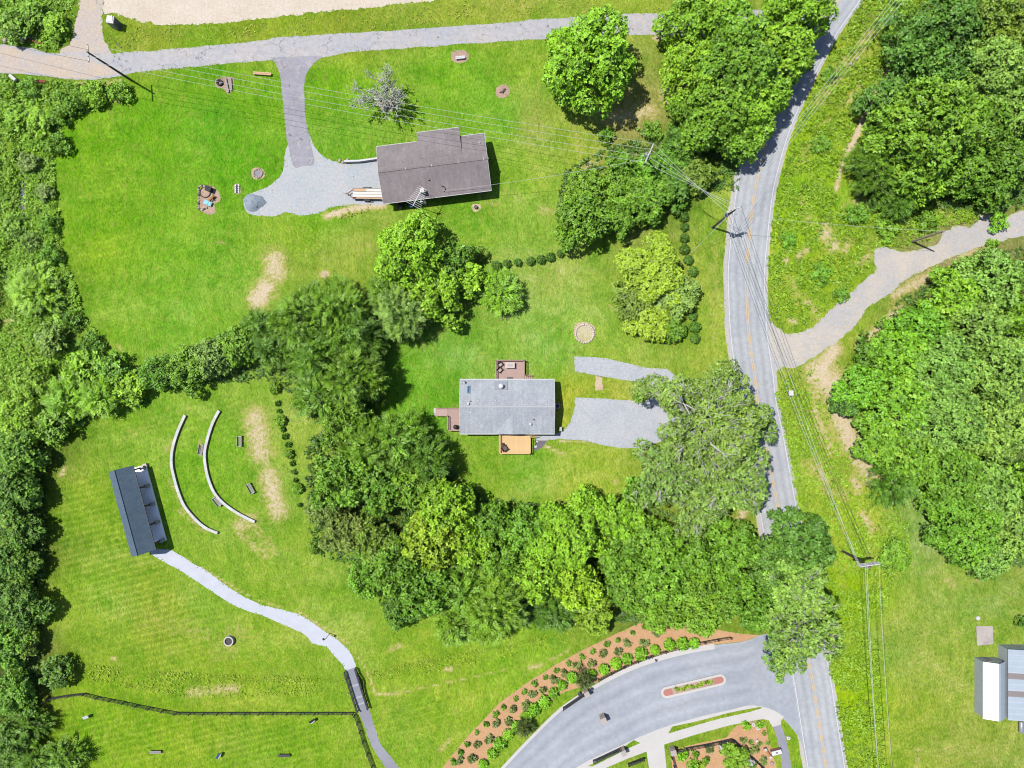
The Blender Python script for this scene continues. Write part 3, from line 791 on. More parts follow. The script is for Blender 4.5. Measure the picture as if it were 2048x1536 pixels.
def sprays(rng, c, ax, length, pairs, lv):
    """feathery sprays: herring-bone leaflets along a drooping axis"""
    n = len(c)
    side = nrm(np.cross(ax, np.array([[0, 0, 1.0]]) + rng.normal(0, .25, ax.shape)))
    up = np.cross(side, ax)
    B, D, N, L, W, V = [], [], [], [], [], []
    for k in range(pairs):
        t = (k + 0.3) / pairs
        p = c + ax * (length * t)[:, None] - np.array([[0, 0, 1.0]]) * (length * 0.18 * t * t)[:, None]
        for sgn in (-1, 1):
            dd = nrm(ax * 0.85 + side * sgn * 0.7 + rng.normal(0, .12, ax.shape))
            l = length * (0.42 * (1 - 0.65 * t)) * rng.uniform(.8, 1.2, n)
            B.append(p); D.append(dd); N.append(nrm(up + rng.normal(0, .25, ax.shape))); L.append(l); W.append(l * 0.34); V.append(np.clip(lv + rng.normal(0, .1, n), 0, 1))
    return np.concatenate(B), np.concatenate(D), np.concatenate(N), np.concatenate(L), np.concatenate(W), np.concatenate(V)

def outline(rng):
    a = rng.uniform(0, 6.28, 4); k = rng.uniform(.06, .16, 4)
    return lambda t: 1 + sum(k[i] * np.sin((i + 2) * t + a[i]) for i in range(4))

def make_crown(seed, R, kind):
    """returns (crown mesh, trunk mesh, height). Lobes carry tufts; limbs reach into the lobes"""
    rng = np.random.default_rng(seed)
    rnd = random.Random(seed)
    of = outline(rng)
    if kind == 'b':
        h, K = 1.45 * R + 1.4, int(24 + R * 7.5)
    elif kind == 'f':
        h, K = 1.75 * R + 1.4, int(20 + R * 7)
    elif kind == 'o':
        h, K = 1.25 * R + 2.5, int(30 + R * 8)
    elif kind == 'd':          # clipped dome
        h, K = 1.35 * R, 1
    else:                      # shrub
        h, K = 1.25 * R + 0.2, int(7 + R * 4)
    z0 = {'b': .28, 'f': .12, 'o': .42, 's': .0, 'd': 0.}[kind] * h
    u = np.sqrt((np.arange(K) + .5) / K)
    th = np.arange(K) * 2.39996 + rng.normal(0, .35, K)
    rr = R * 0.80 * u * of(th) * rng.uniform(.8, 1.16, K)
    if kind == 'f':
        prof = 1 - np.clip(rr / R, 0, 1) ** 1.2
    else:
        prof = np.sqrt(np.clip(1 - (rr / (R * 1.02)) ** 2, 0, 1))
    lr = R * rng.uniform(.11, .23, K) if kind in 'bf' else R * rng.uniform(.15, .32, K) if kind != 'o' else R * rng.uniform(.09, .19, K)
    lz = z0 + (h - z0) * (0.25 + 0.75 * prof) * rng.uniform(.60, 1.08, K) - lr * 0.7
    lz = np.maximum(lz, lr * 0.5)
    C = np.stack([rr * np.cos(th), rr * np.sin(th), lz], 1)
    if kind in 'bfo':          # openings between the limbs
        kp_ = rng.random(K) > .13
        C, lr = C[kp_], lr[kp_]; K = len(C)
    if kind == 'd':
        C = np.array([[0, 0, h * .45]]); lr = np.array([R * .93])
    if kind in 'bs':           # a few lower lobes to close the sides
        K2 = K // 2
        t2 = rng.uniform(0, 6.28, K2); r2 = R * .74 * of(t2)
        C = np.concatenate([C, np.stack([r2 * np.cos(t2), r2 * np.sin(t2), z0 + (h - z0) * rng.uniform(.12, .4, K2)], 1)])
        lr = np.concatenate([lr, R * rng.uniform(.13, .22, K2)])
    tr = {'b': .40, 'f': .5, 'o': .34, 's': .30, 'd': .24}[kind]          # tuft radius in metres
    dens = {'b': 6.0, 'f': 3.6, 'o': 6.8, 's': 11.0, 'd': 34.0}[kind]
    ZS = 1.9 if kind in 'bf' else .85
    pts, axs, lvs = [], [], []
    lobe_lv = rng.normal(0.5, 0.13, len(C))
    for i in range(len(C)):
        m = int(max(6, dens * 4 * math.pi * lr[i] ** 2 * 0.7))
        dz = rng.uniform(-0.45, 1, m)
        p = rng.uniform(0, 2 * np.pi, m)
        s = np.sqrt(1 - dz ** 2)
        dv = np.stack([s * np.cos(p), s * np.sin(p), dz], 1)
        q = C[i] + dv * lr[i] * rng.uniform(.7, 1.12, (m, 1)) * np.array([1, 1, ZS])
        pts.append(q); axs.append(nrm(dv + np.array([0, 0, .35]) + rng.normal(0, .3, dv.shape)))
        lvs.append(np.full(m, lobe_lv[i]) + rng.normal(0, .17, m))
    pts, axs, lvs = np.concatenate(pts), np.concatenate(axs), np.concatenate(lvs)
    # drop tufts buried inside other lobes
    keep = np.ones(len(pts), bool)
    for i in range(len(C)):
        keep &= ~(np.linalg.norm((pts - C[i]) / (lr[i] * 0.66 * np.array([1, 1, ZS])), axis=1) < 1)
    pts, axs, lvs = pts[keep], axs[keep], lvs[keep]
    pts[:, 2] = np.maximum(pts[:, 2], 0.15)
    n = len(pts)
    r = tr * rng.uniform(.55, 1.4, n)
    if kind == 'f':
        out = nrm(np.stack([pts[:, 0], pts[:, 1], np.full(n, .25 * R)], 1) + rng.normal(0, .45 * R, (n, 3)))
        arr = sprays(rng, pts, nrm(out + axs * .55), rng.uniform(1.0, 1.9, n), 6, lvs)
        crown = leaf_mesh("crown", *arr, M_NEEDLE)
    else:
        arr = rosettes(rng, pts, axs, r, 7 if kind in 'bo' else 6, lvs, (45, 100))
        crown = leaf_mesh("crown", *arr, M_LEAF)
    # trunk and limbs
    t = MB()
    tk = max(0.07, R * 0.055)
    top = z0 + (h - z0) * 0.55
    bend = (rnd.uniform(-.15, .15) * R * .4, rnd.uniform(-.15, .15) * R * .4)
    def on(tz): return (bend[0] * tz, bend[1] * tz, top * tz)
    if kind not in 'sd':
        t.tube([(0, 0, -.1), (0, 0, .25), on(.35), on(.7), on(1.0)], [tk * 1.45, tk * 1.1, tk * .9, tk * .65, tk * .35], 8)
    step = 1 if kind == 'o' else 2
    for i in range(0, K, step):
        f = rnd.uniform(.3, .95) if kind not in 'sd' else 0.05
        a = Vector(on(f)); b = Vector(C[i]) + Vector((0, 0, lr[i] * (.5 if kind != 'o' else .9)))
        mid = a.lerp(b, .5) + Vector((rnd.uniform(-.12, .12) * R, rnd.uniform(-.12, .12) * R, rnd.uniform(-.02, .10) * R))
        t.tube([a, mid, b], [tk * .42, tk * .26, tk * .08], 5)
        if kind == 'o':
            for _ in range(4):
                e = b + Vector((rnd.uniform(-1, 1), rnd.uniform(-1, 1), rnd.uniform(-.1, .7))) * R * .13
                t.tube([mid.lerp(b, .6), (mid.lerp(b, .8) + e) / 2 + Vector((0, 0, .1)), e], [tk * .12, tk * .07, tk * .03], 4)
    tb = t.build("trunk", M_PALEBARK if kind == 'o' else M_STEM, smooth=True)
    tme = tb.data
    bpy.data.objects.remove(tb)
    return crown, tme, h

PROTO = {}
def proto(kind, R, var):
    sizes = {'b': [2.4, 4.2, 6.6], 'f': [2.2, 3.6, 5.4], 'o': [5.0, 10.0], 's': [0.5, 0.9, 1.7, 3.0], 'd': [0.9]}[kind]
    best = min(sizes, key=lambda q: abs(math.log(q / R)))
    var = var % (3 if kind in 'bf' else 2)
    key = (kind, best, var)
    if key not in PROTO:
        PROTO[key] = make_crown(hash((kind, int(best * 10), var)) % 100000 if False else int(best * 1000) + ord(kind) * 7 + var * 131, best, kind)
    return PROTO[key], best

LEAFCOL = {                     # sunlit look of the leaf mass
 'lime': (140, 200, 36), 'maple': (130, 192, 36), 'green': (102, 162, 34), 'mid': (112, 172, 38), 'dark': (88, 144, 32), 'blue': (90, 146, 48),
 'olive': (124, 172, 80), 'cedar': (112, 166, 38), 'cedard': (92, 146, 32), 'yellow': (142, 188, 40), 'silver': (128, 182, 78), 'grey': (112, 150, 66),
 'fresh': (116, 186, 38), 'bronze': (116, 158, 46), 'box': (78, 130, 30), 'clip': (122, 194, 30), 'juniper': (122, 148, 88), 'spruce': (84, 112, 56)}

LEAFK = 1.65
TREE_N = [0]
def plant(name, cat, px, py, rpx, kind, colk, label, group=None, hs=1.0, jit=0.10, sink=0.0):
    """a plant whose crown is seen centred on photo pixel px,py with radius rpx"""
    TREE_N[0] += 1
    i = TREE_N[0]
    rnd = random.Random(i * 77 + 5)
    R = rpx * S * 0.95
    (cm, tm, h), br = proto(kind, R, rnd.randrange(6))
    sc = R / br
    ztop = h * sc * hs
    zc = ztop * (0.62 if kind not in 'sd' else 0.5)
    x, y, _ = P(px, py, zc)
    gz = float(ground_z(np.array([x / S + 1024]), np.array([768 - y / S]))[0])
    e = empty(name, (x, y, gz - sink), label, cat, group, rnd.uniform(0, 6.28))
    e.scale = (sc, sc, sc * hs)
    c = bpy.data.objects.new("crown", cm); link(c, e)
    t = bpy.data.objects.new("trunk" if kind not in 'sd' else "stems", tm); link(t, e)
    base = np.array(A(*LEAFCOL[colk])[:3])
    f = 1 + rnd.uniform(-jit, jit); hh = rnd.uniform(-.07, .09)
    c.color = (min(.8, base[0] * f * (1 + hh) * LEAFK * 1.14), min(.8, base[1] * f * LEAFK), min(.8, base[2] * f * (1 - hh) * LEAFK * .72), 1)
    return e
# ------------------------------------------------------------------ trees: seen centre, seen radius, habit, tone, label
T_TREES = [
 # around the upper lane and the road bend
 (1178,125,96,'b','maple',"broad lime green tree overhanging the upper lane, nearest to the dark roofed house",.95),
 (1390,50,70,'b','maple',"bright green tree at the top edge, left of the road trees",1),
 (1462,62,62,'b','mid',"round green tree at the top edge beside the shaded lane mouth",1),
 (1590,28,76,'b','maple',"lime green tree overhanging the road at the top edge",1),
 (1388,150,70,'b','maple',"lime green tree just below the end of the upper lane",1),
 (1470,140,88,'b','mid',"big green roadside tree with its crown left of the road bend",1),
 (1560,118,66,'b','maple',"bright green tree reaching farthest over the road bend",1),
 (1425,232,76,'b','mid',"green tree between the crossarm pole and the road",1),
 (1505,200,70,'b','maple',"lime green tree whose shade covers the road above the turn",1),
 (1475,275,52,'b','mid',"lowest of the trees hanging over the road bend",1),
 # thicket between the two houses
 (1368,290,44,'b','dark',"dark green tree right beside the crossarm pole",.8),
 (1330,335,42,'b','green',"green thicket tree just below the crossarm pole",.7),
 (1290,345,34,'b','fresh',"fresh bright green sapling in the roadside thicket",.8),
 (1392,345,42,'b','bronze',"yellowish green tree in the thicket nearest the road",.7),
 (1246,332,34,'b','green',"dark green tree at the upper left tip of the thicket",.8),
 (1176,378,46,'b','mid',"leafy green tree at the left end of the thicket",.8),
 (1250,385,44,'b','mid',"mid green tree in the middle of the thicket below the service wire",.8),
 (1165,438,58,'b','green',"round tree at the lower left end of the thicket, above the shrub row",.95),
 (1300,395,46,'b','green',"thicket tree above the upright shrub row beside the road",.8),
 (1345,380,40,'b','cedard',"dark thicket tree close to the topmost roadside shrub",.7),
 (1236,432,44,'b','mid',"thicket tree casting shade on the lawn left of the roadside shrubs",.9),
 # middle lawn
 (1305,545,74,'b','yellow',"wide light green tree with grey twigs on the middle lawn, upper half",.55),
 (1350,590,52,'b','olive',"olive tree with bare grey twigs beside the roadside shrub row",.55),
 (1270,600,50,'b','bronze',"dull green tree at the left of the light green clump",.55),
 (1300,640,48,'b','yellow',"low light green tree beside the clipped dark bush",.5),
 (820,508,74,'b','lime',"tall lime green maple south of the dark roofed house",1),
 (868,585,62,'b','lime',"lime green maple below the tall maple, above the light roofed house",.85),
 (945,560,36,'b','lime',"narrow lime green maple beside the round golden cedar",.9),
 (915,520,40,'b','dark',"dark shaded tree behind the lime green maples",.9),
 (800,620,56,'f','olive',"olive feathery cedar left of the lime green maples",1),
 (770,585,36,'f','cedar',"small feathery cedar at the left foot of the tall maple",1),
 (1003,582,42,'f','maple',"round light green cedar at the end of the shrub row",.7),
 # band between the big lawn and the amphitheatre
 (600,640,62,'f','cedar',"wide cedar touching the straw coloured patch",1),
 (668,622,60,'f','cedar',"cedar at the top of the dark band, right of the straw patch",1),
 (548,690,44,'f','cedard',"dark cedar at the corner of the big lawn",.9),
 (710,670,54,'f','cedard',"dark cedar on the east side of the band",1),
 (640,720,62,'f','cedard',"cedar in the middle of the band above the amphitheatre",1),
 (700,760,66,'f','cedar',"tall cedar casting a long shadow west of the light roofed house",1.1),
 (640,790,52,'f','cedar',"cedar beside the small dark shrubs of the amphitheatre",1),
 (690,845,52,'b','mid',"green broadleaf tree below the tall cedar",1),
 (480,690,46,'b','mid',"green tree in the hedge row at the foot of the big lawn",.8),
 (425,715,46,'b','olive',"olive tree in the hedge row at the foot of the big lawn",.8),
 (375,735,46,'b','mid',"tree in the hedge row above the upper end of the inner seat wall",.8),
 (320,745,42,'b','green',"tree in the hedge row left of the seat walls",.8),
 (515,655,36,'f','cedard',"small dark cedar at the right end of the hedge row",.9),
 # wood south and west of the light roofed house
 (740,900,58,'f','cedar',"cedar at the top of the southern wood",1.05),
 (800,880,52,'f','cedar',"cedar nearest to the west porch of the light roofed house",1.05),
 (850,920,50,'f','cedard',"dark cedar at the east rim of the wood facing the lawn",1.1),
 (690,960,66,'b','mid',"broad green tree on the west rim of the wood by the shrub row",1),
 (760,975,54,'b','green',"green tree inside the wood, left of the yellow flecked maple",1),
 (655,1020,42,'b','grey',"grey green tree on the west rim of the wood",.9),
 (690,1065,46,'b','grey',"grey green tree at the south west corner of the wood",.85),
 (748,1085,48,'b','bronze',"dull olive tree on the lower west side of the wood",.9),
 (828,975,52,'b','mid',"tree in the middle of the wood with dense small leaves",1.05),
 (890,1015,62,'b','maple',"maple with yellow flecks facing the lawn of the light roofed house",1.05),
 (865,1085,66,'b','yellow',"light green maple in the middle of the wood",1.05),
 (935,1090,50,'b','lime',"lime green tree right of the light green maple",1),
 (800,1130,62,'b','green',"green tree in the lower left part of the wood",1),
 (735,1150,46,'b','mid',"green tree at the south west tip of the wood",1),
 (980,1045,44,'b','green',"green tree with a bare grey limb at the edge of the lawn",1.05),
 (850,1180,60,'b','green',"green tree on the southern rim of the wood",1),
 (800,1215,42,'b','cedard',"small dark tree hanging over the lawn below the wood",1),
 (925,1180,52,'f','cedar',"feathery cedar in the lower part of the wood",1),
 (985,1215,66,'f','cedar',"large feathery cedar on the southern rim of the wood",1),
 (915,1250,44,'f','cedar',"feathery cedar at the lowest point of the wood",1),
 (1005,1130,48,'b','green',"green tree above the large feathery cedar",1),
 (1050,1060,52,'b','mid',"green tree between the lawn and the lime green maples",1),
 (1130,1080,70,'b','lime',"lime green maple in the middle of the southern wood",1.05),
 (1080,1150,56,'b','maple',"bright maple right of the large feathery cedar",1),
 (1150,1170,56,'b','lime',"lime maple above the pale leaved tree",1),
 (1185,1225,46,'b','yellow',"pale leaved tree at the top of the mulch bed",.9),
 (1110,1225,40,'f','cedard',"dark cedar beside the pale leaved tree",1),
 (1175,1025,50,'b','maple',"bright green tree at the foot of the southern lawn",.95),
 (1240,1040,50,'b','maple',"bright tree between the lawn and the big olive oak",.95),
 (1245,1110,56,'b','green',"green tree left of the dense wood corner",1),
 (1300,1080,52,'b','mid',"mid green tree under the south side of the big olive oak",1),
 (1330,1150,66,'b','mid',"dense green tree in the eastern part of the wood",1),
 (1260,1180,48,'b','green',"green tree beside the upper end of the mulch bed",1),
 (1390,1120,60,'b','green',"green tree below the big olive oak",1),
 (1400,1205,70,'b','mid',"dense green tree overhanging the mulch bed",1),
 (1320,1220,44,'b','mid',"green tree directly above the mulch bed",.95),
 (1460,1180,56,'b','green',"green tree above the end of the black rail fence",1),
 (1470,1090,56,'b','green',"dark green tree beside the road above the estate entrance",1),
 (1275,985,34,'b','fresh',"small bright tree at the lower left of the big olive oak",.9),
 # roadside oaks
 (1406,842,124,'o','olive',"huge olive oak with pale bare limbs between house drive and road",1),
 (1335,935,82,'o','olive',"olive oak on the lower left side of the huge oak",1),
 (1460,960,86,'o','olive',"olive oak overhanging the left lane below the huge oak",1),
 (1500,850,56,'o','olive',"open olive oak reaching over the road edge line",1),
 (1395,1010,66,'o','olive',"open oak with white twigs between huge oak and wood",1),
 (1608,1085,66,'b','blue',"blue green tree arching over the road beside the power pole",1),
 (1545,1130,58,'b','blue',"blue green tree left of the road above the entrance",1),
 (1585,1180,76,'o','silver',"open silvery tree over the road above the entrance mouth",1),
 (1540,1225,52,'b','green',"green tree at the corner of the estate entrance",.9),
 (1603,1250,84,'o','silver',"silvery open tree hanging lowest over the road and entrance",1),
 (1565,1315,46,'o','silver',"small silvery bough tree over the entrance asphalt",1.2),
 # west side wood
 (36,905,50,'b','green',"green tree on the west rim left of the long roofed pavilion, uppermost",0.72),
 (22,985,56,'b','dark',"dark tree west of the pavilion near the left edge",0.72),
 (48,985,37,'b','green',"tree whose shadow touches the lawn left of the pavilion",0.72),
 (36,1060,48,'b','dark',"dark tree left of the lower end of the pavilion",0.72),
 (12,1120,50,'b','dark',"dark tree at the left edge beside the striped lawn",0.72),
 (40,1130,41,'b','cedard',"tree on the rim of the striped lawn",0.72),
 (42,1215,52,'b','dark',"dark broad tree left of the concrete well ring",0.72),
 (12,1290,48,'b','green',"green tree at the left edge above the fence corner",0.72),
 (48,1285,33,'b','bronze',"dull green tree above the lone small tree",0.72),
 (112,1345,35,'b','dark',"lone small dark tree above the fence on the lower lawn",0.58),
 (28,1390,45,'b','green',"green tree left of the fence corner",0.72),
 (62,1450,28,'f','cedard',"feathery cedar growing through the black fence",0.72),
 (20,1480,43,'b','dark',"dark tree at the lower left edge outside the fence",0.72),
 (70,1520,31,'f','cedard',"cedar at the bottom edge outside the fence",0.72),
 (125,1515,33,'f','cedar',"cedar at the bottom edge just inside the fence",0.65),
 # scrubby trees of the creek side
 (66,582,49,'f','maple',"broad soft green tree beside the creek at the left edge",.5),
 (40,830,46,'b','maple',"green tree at the left edge above the pavilion",.65),
 (105,850,40,'b','mid',"green tree on the west rim above the pavilion",.65),
 (130,800,44,'f','maple',"bright feathery tree at the lower west corner",.65),
 (200,790,44,'f','maple',"lime feathery tree above the upper end of the pavilion lawn",.65),
 (165,735,40,'b','maple',"tree at the corner of the big lawn and the creek scrub",.65),
 (225,735,34,'b','mid',"tree left of the hedge row at the foot of the big lawn",.65),
 (265,775,33,'b','maple',"small tree at the left end of the hedge row",.65),
 (60,760,42,'b','maple',"green tree at the left edge below the creek scrub",.65),
 (100,680,34,'b','olive',"olive scrub tree beside the curve of the big lawn",.65),
 (28,50,37,'b','mid',"green tree in the top left corner",.5),
 (62,28,27,'b','mid',"second green tree at the top edge near the left corner",.5),
 (110,50,27,'b','maple',"green tree left of the dirt track",.5),
 (80,240,29,'b','maple',"lime green tree in the scrub near the big lawn",.5),
 (55,325,22,'b','grey',"small blue green tree in the creek scrub",.5),
 (90,385,19,'b','grey',"small blue green tree at the left rim of the big lawn",.5),
 (22,450,29,'b','mid',"green tree beside the creek at the left edge",.5),
 (25,235,29,'b','maple',"green scrub tree at the left edge below the dirt lane",.5),
 # north east wood
 (1830,95,64,'b','blue',"blue green tree at the north west rim of the right wood",1),
 (1895,55,66,'b','blue',"tall blue green tree at the top edge of the right wood",1.05),
 (1890,135,56,'b','blue',"blue green tree above the large maple on the right",1),
 (1970,30,54,'b','bronze',"dull green tree at the top edge near the right corner",1),
 (2030,70,50,'b','bronze',"dull green tree in the top right corner",1),
 (1985,140,70,'b','silver',"silvery green tree in the upper right wood",1.05),
 (1775,205,54,'b','blue',"dark blue green tree on the rim above the large maple",.9),
 (1850,255,104,'b','mid',"large leafy maple filling the upper right wood",1),
 (1760,330,56,'f','cedard',"dark conifer at the left foot of the large maple",.9),
 (1840,345,60,'b','maple',"bright tree at the lower side of the large maple",.95),
 (1960,255,60,'b','green',"green tree right of the large maple",1),
 (2020,220,56,'b','silver',"silvery tree at the right edge of the upper wood",1),
 (1930,345,54,'b','mid',"green tree above the gravel turnout",.95),
 (2010,330,56,'b','green',"tree at the right edge above the gravel turnout",1),
 (1985,385,40,'b','dark',"dark tree whose shadow falls on the gravel turnout",.9),
 (1800,400,36,'f','cedard',"small dark conifer above the lone pole",.8),
 # south east wood
 (1985,555,66,'b','silver',"silvery tree below the gravel turnout at the right",1),
 (1905,600,60,'b','maple',"lime green tree nearest to the gravel turnout bend",.9),
 (1850,650,52,'b','fresh',"fresh green tree on the upper rim of the lower right wood",.9),
 (2030,620,50,'b','mid',"green tree at the right edge below the turnout",1),
 (1950,650,64,'b','silver',"silvery crown in the upper part of the lower right wood",1),
 (1745,705,40,'b','dark',"dark green tree at the left tip of the lower right wood",.8),
 (1800,715,60,'b','fresh',"bright green tree behind the dark tip tree",.9),
 (1725,775,50,'b','fresh',"bright green tree nearest the power line clearing",.9),
 (1690,805,32,'b','blue',"small blue green tree at the clearing edge",.8),
 (1880,740,70,'b','silver',"silvery green tree in the heart of the lower right wood",1),
 (1990,740,76,'b','silver',"broad silvery tree at the right edge of the wood",1),
 (1800,810,66,'b','mid',"green tree on the west side of the lower right wood",.95),
 (1890,840,76,'b','silver',"pale silvery tree above the forest gap",1),
 (1985,860,66,'b','silver',"pale tree by the small clearing at the right edge",1),
 (1755,880,50,'b','mid',"green tree by the bare bank of the clearing",.9),
 (1820,910,56,'b','green',"dark green tree left of the pale trees",.95),
 (1790,965,46,'f','cedard',"dark conifer at the south west tip of the wood",.85),
 (1890,950,70,'b','mid',"green tree above the mown meadow",.95),
 (1970,985,62,'b','silver',"silvery tree south of the small clearing",1),
 (1925,1050,74,'b','mid',"large green tree overhanging the mown meadow",1),
 (2020,1060,60,'b','silver',"silvery tree at the right edge above the meadow",1),
 (1975,1110,48,'b','silver',"lowest silvery tree of the right wood",.95),
 (2050,960,40,'b','mid',"green tree at the right edge below the small clearing",1),
]
for px, py, r, k, c, lab, hs in T_TREES:
    nm = {'f': "cedar_tree", 'o': "oak_tree", 'b': "leafy_tree"}[k]
    plant(nm, "tree", px, py, r, k, c, lab, None, hs)

# ------------------------------------------------------------------ shrubs standing singly
S_ONE = [
 (1340,656,34,'green',"round clipped dark green bush at the foot of the light green clump",.8),
 (1210,268,20,'mid',"small green shrub on the dry patch below the upper lane tree",.9),
 (1275,792,13,'fresh',"small green shrub at the inner corner of the gravel drive",.8),
 (282,802,13,'mid',"small shrub at the left end of the hedge row, on the amphitheatre lawn",.8),
 (155,842,14,'green',"small shrub standing out on the lawn above the pavilion",.8),
 (1986,486,13,'mid',"small green bush on the lower side of the gravel turnout",.8),
 (1995,440,24,'fresh',"bright bush overhanging the upper edge of the gravel turnout",.8),
 (2046,1241,16,'dark',"dark shrub at the right edge above the metal roofed barn",.9),
 (1350,262,22,'blue',"blue green shrub just above the crossarm pole",.9),
 (1300,262,24,'green',"green shrub left of the crossarm pole top",.7),
 (965,508,18,'bronze',"dull green shrub at the left end of the shrub row",.8),
 (235,185,26,'mid',"green bush beside the foot of the leaning lane pole",.8),
 (185,190,30,'maple',"lime bush in the scrub below the dirt lane",.8),
 (140,200,34,'mid',"green bush in the middle of the scrub below the dirt lane",.8),
 (110,290,28,'green',"green bush at the upper left rim of the big lawn",.8),
 (118,235,26,'mid',"bush between the dirt lane scrub and the big lawn",.8),
 (60,180,24,'green',"bush beside the rusty beam",.7),
 (95,450,24,'mid',"bush on the left rim of the big lawn, beside the creek",.8),
 (105,510,24,'green',"bush on the rim of the big lawn above the soft green tree",.8),
 (60,480,22,'olive',"olive bush close to the creek water",.8),
 (140,640,24,'dark',"dark bush on the curved rim of the big lawn",.8),
 (180,690,26,'dark',"dark bush above the corner of the big lawn",.8),
 (1575,480,20,'fresh',"bright weedy bush on the verge opposite the guyed pole",.5),
 (1640,545,26,'mid',"weedy bush in the middle of the verge triangle",.5),
 (1680,590,20,'green',"weedy bush above the mouth of the gravel turnout",.5),
 (1710,430,26,'green',"bush on the verge below the dark conifer",.6),
 (1770,455,28,'mid',"bush on the verge left of the lone pole",.6),
 (1850,440,28,'mid',"bush on the verge above the lone pole",.6),
 (1640,290,22,'mid',"weedy bush on the verge beside the road bend",.5),
 (1660,150,20,'mid',"weedy bush on the upper verge beside the road",.5),
 (1800,20,26,'mid',"bush at the top edge of the verge",.6),
 (1770,655,26,'fresh',"bright bush at the left rim of the lower right wood",.8),
 (1880,565,26,'fresh',"bright bush on the lower side of the turnout bend",.8),
 (1790,1110,36,'mid',"tall weedy bush at the corner of the mown meadow",.6),
 (1400,1475,0,'mid',"",1),
]
for px, py, r, c, lab, hs in S_ONE:
    if r: plant("shrub", "shrub", px, py, r, 's', c, lab, None, hs)

def row(name, pts, r, colk, fmt, group, hs=1.0, start=0, jit=.08, kind='s'):
    for i, (a, b) in enumerate(pts):
        plant(name, "shrub", a, b, r * random.Random(i * 13 + int(pts[0][0])).uniform(.8, 1.16), kind, colk, fmt.format(ORD[i + start]), group, hs, jit)

row("hedge_shrub", [(992,531),(1014,527),(1036,525),(1061,522),(1082,519),(1101,514),(1121,507)], 8.6, 'box', "{} from the left of the dark shrubs in the slanting lawn row", "shrubs of the slanting lawn row", 1.0, 0, .08, 'd')
row("hedge_shrub", [(1366,410),(1367,433),(1369,454),(1369,476),(1369,498),(1377,520),(1386,543),(1386,632),(1390,654),(1390,677)], 9.8, 'box', "{} from the top of the dark shrubs in the upright row beside the road", "shrubs of the upright roadside row", 1.0, 0, .08, 'd')
row("dwarf_shrub", [(554.7,807),(558,822),(566,858),(569,873),(575.5,889),(584,927),(588,943.6),(591,961),(600,1010),(543,745)], 5.6, 'box', "{} small dark shrub counted down the amphitheatre shrub row", "small dark amphitheatre shrubs", .9)
row("ball_shrub", [(549,776),(561,841),(578,908),(595,977),(627,1100)], 10.5, 'cedar', "{} round green shrub counted down the amphitheatre shrub row", "round amphitheatre shrubs", 1.0, 0, .08, 'd')
row("clipped_shrub", [(966,1528),(985,1507),(1000,1488),(1016,1469),(1032,1453),(1053,1434),(1069,1419),(1089,1404),(1107,1386),(1124,1371),(1144,1355),(1182,1349),(1208,1339),(1232,1327),(1254,1318),(1282,1308),(1310,1300),(1339,1290),(1366,1288),(1388,1287)], 11.3, 'clip', "{} bright round shrub of the kerbside row, counted from the bottom edge", "bright round shrubs along the entrance kerb", 1.0, 0, .06, 'd')
row("grey_shrub", [(920,1521),(943,1517),(953,1489),(979,1480),(992,1447),(1016,1444),(1026,1418),(1051,1411),(1065,1388),(1086,1380),(1108,1360),(1129,1348),(1155,1331),(1183,1327),(1206,1307),(1235,1303),(1254,1287),(1289,1287),(1314,1265)], 8.5, 'juniper', "{} greyish shrub of the mulch bed, counted from the bottom edge", "greyish shrubs of the long mulch bed", .9)
row("low_shrub", [(907,1525),(921,1504),(935,1489),(954,1465),(972,1448),(991,1429),(1007,1414),(1031,1398),(1049,1384),(1069,1367),(1090,1355),(1112,1341),(1137,1327),(1164,1314),(1186,1303),(1213,1288),(1236,1280),(1265,1265),(1289,1253)], 5.8, 'green', "{} low shrub at the grass side of the mulch bed, from the bottom edge", "low shrubs at the grass side of the mulch bed", .8)
for q, lab in (((1168,1362), "small dark spruce beside the stone gate pillar"), ((1050,1456), "small dark spruce in the clipped shrub row near the bottom")):
    plant("spruce_tree", "tree", q[0], q[1], 16, 'f', 'spruce', lab, None, 1.1)
# planting of the lower right bed
BED = [(1366,1510,13,'s','clip',"bright shrub just inside the low stone fence pillar"),(1385,1532,16,'s','clip',"bright shrub at the bottom edge in the corner bed"),
 (1391,1509,7,'s','green',"small leafy shrub in the middle of the corner bed"),(1413,1520,7,'s','green',"small leafy shrub right of the middle of the corner bed"),(1402,1530,8,'s','yellow',"yellowish shrub low in the corner bed"),
 (1420,1499,9,'s','juniper',"greyish shrub below the corner fence"),(1470,1515,30,'s','maple',"big bright tree like shrub behind the corner fence"),
 (1493,1452,7.5,'s','clip',"round green shrub near the two white urns"),(1521,1449,9,'s','clip',"bright round shrub at the tip of the corner bed"),
 (1487,1481,6,'s','juniper',"grey shrub beside the corner of the black fence"),(1501,1484,4.5,'s','olive',"tiny shrub in the fork of the corner bed"),(1528,1467,4.5,'s','bronze',"tiny dull green shrub at the right side of the corner bed"),
 (1508,1499,8.5,'s','juniper',"grey shrub left of the white lettered post box"),(1520,1487,4,'s','olive',"tiny olive shrub above the post box"),(1535,1487,4,'s','olive',"tiny olive shrub on the curved edge of the bed"),(1527,1522,7,'s','juniper',"grey shrub at the bottom below the post box")]
for a, b, r, k, c, lab in BED:
    plant("bed_shrub", "shrub", a, b, r, k, c, lab, None, 0.9)
for i, t in enumerate((.2, .3, .38, .48, .58, .66, .75, .82)):
    x, y = along(t, random.Random(i).uniform(-.2, .2))
    plant("island_plant", "plant", x / S + 1024, 768 - y / S, 4.6, 's', 'yellow' if i % 3 else 'bronze', ORD[i] + " yellow plant from the left on the kerbed island", "plants on the kerbed island", .7)
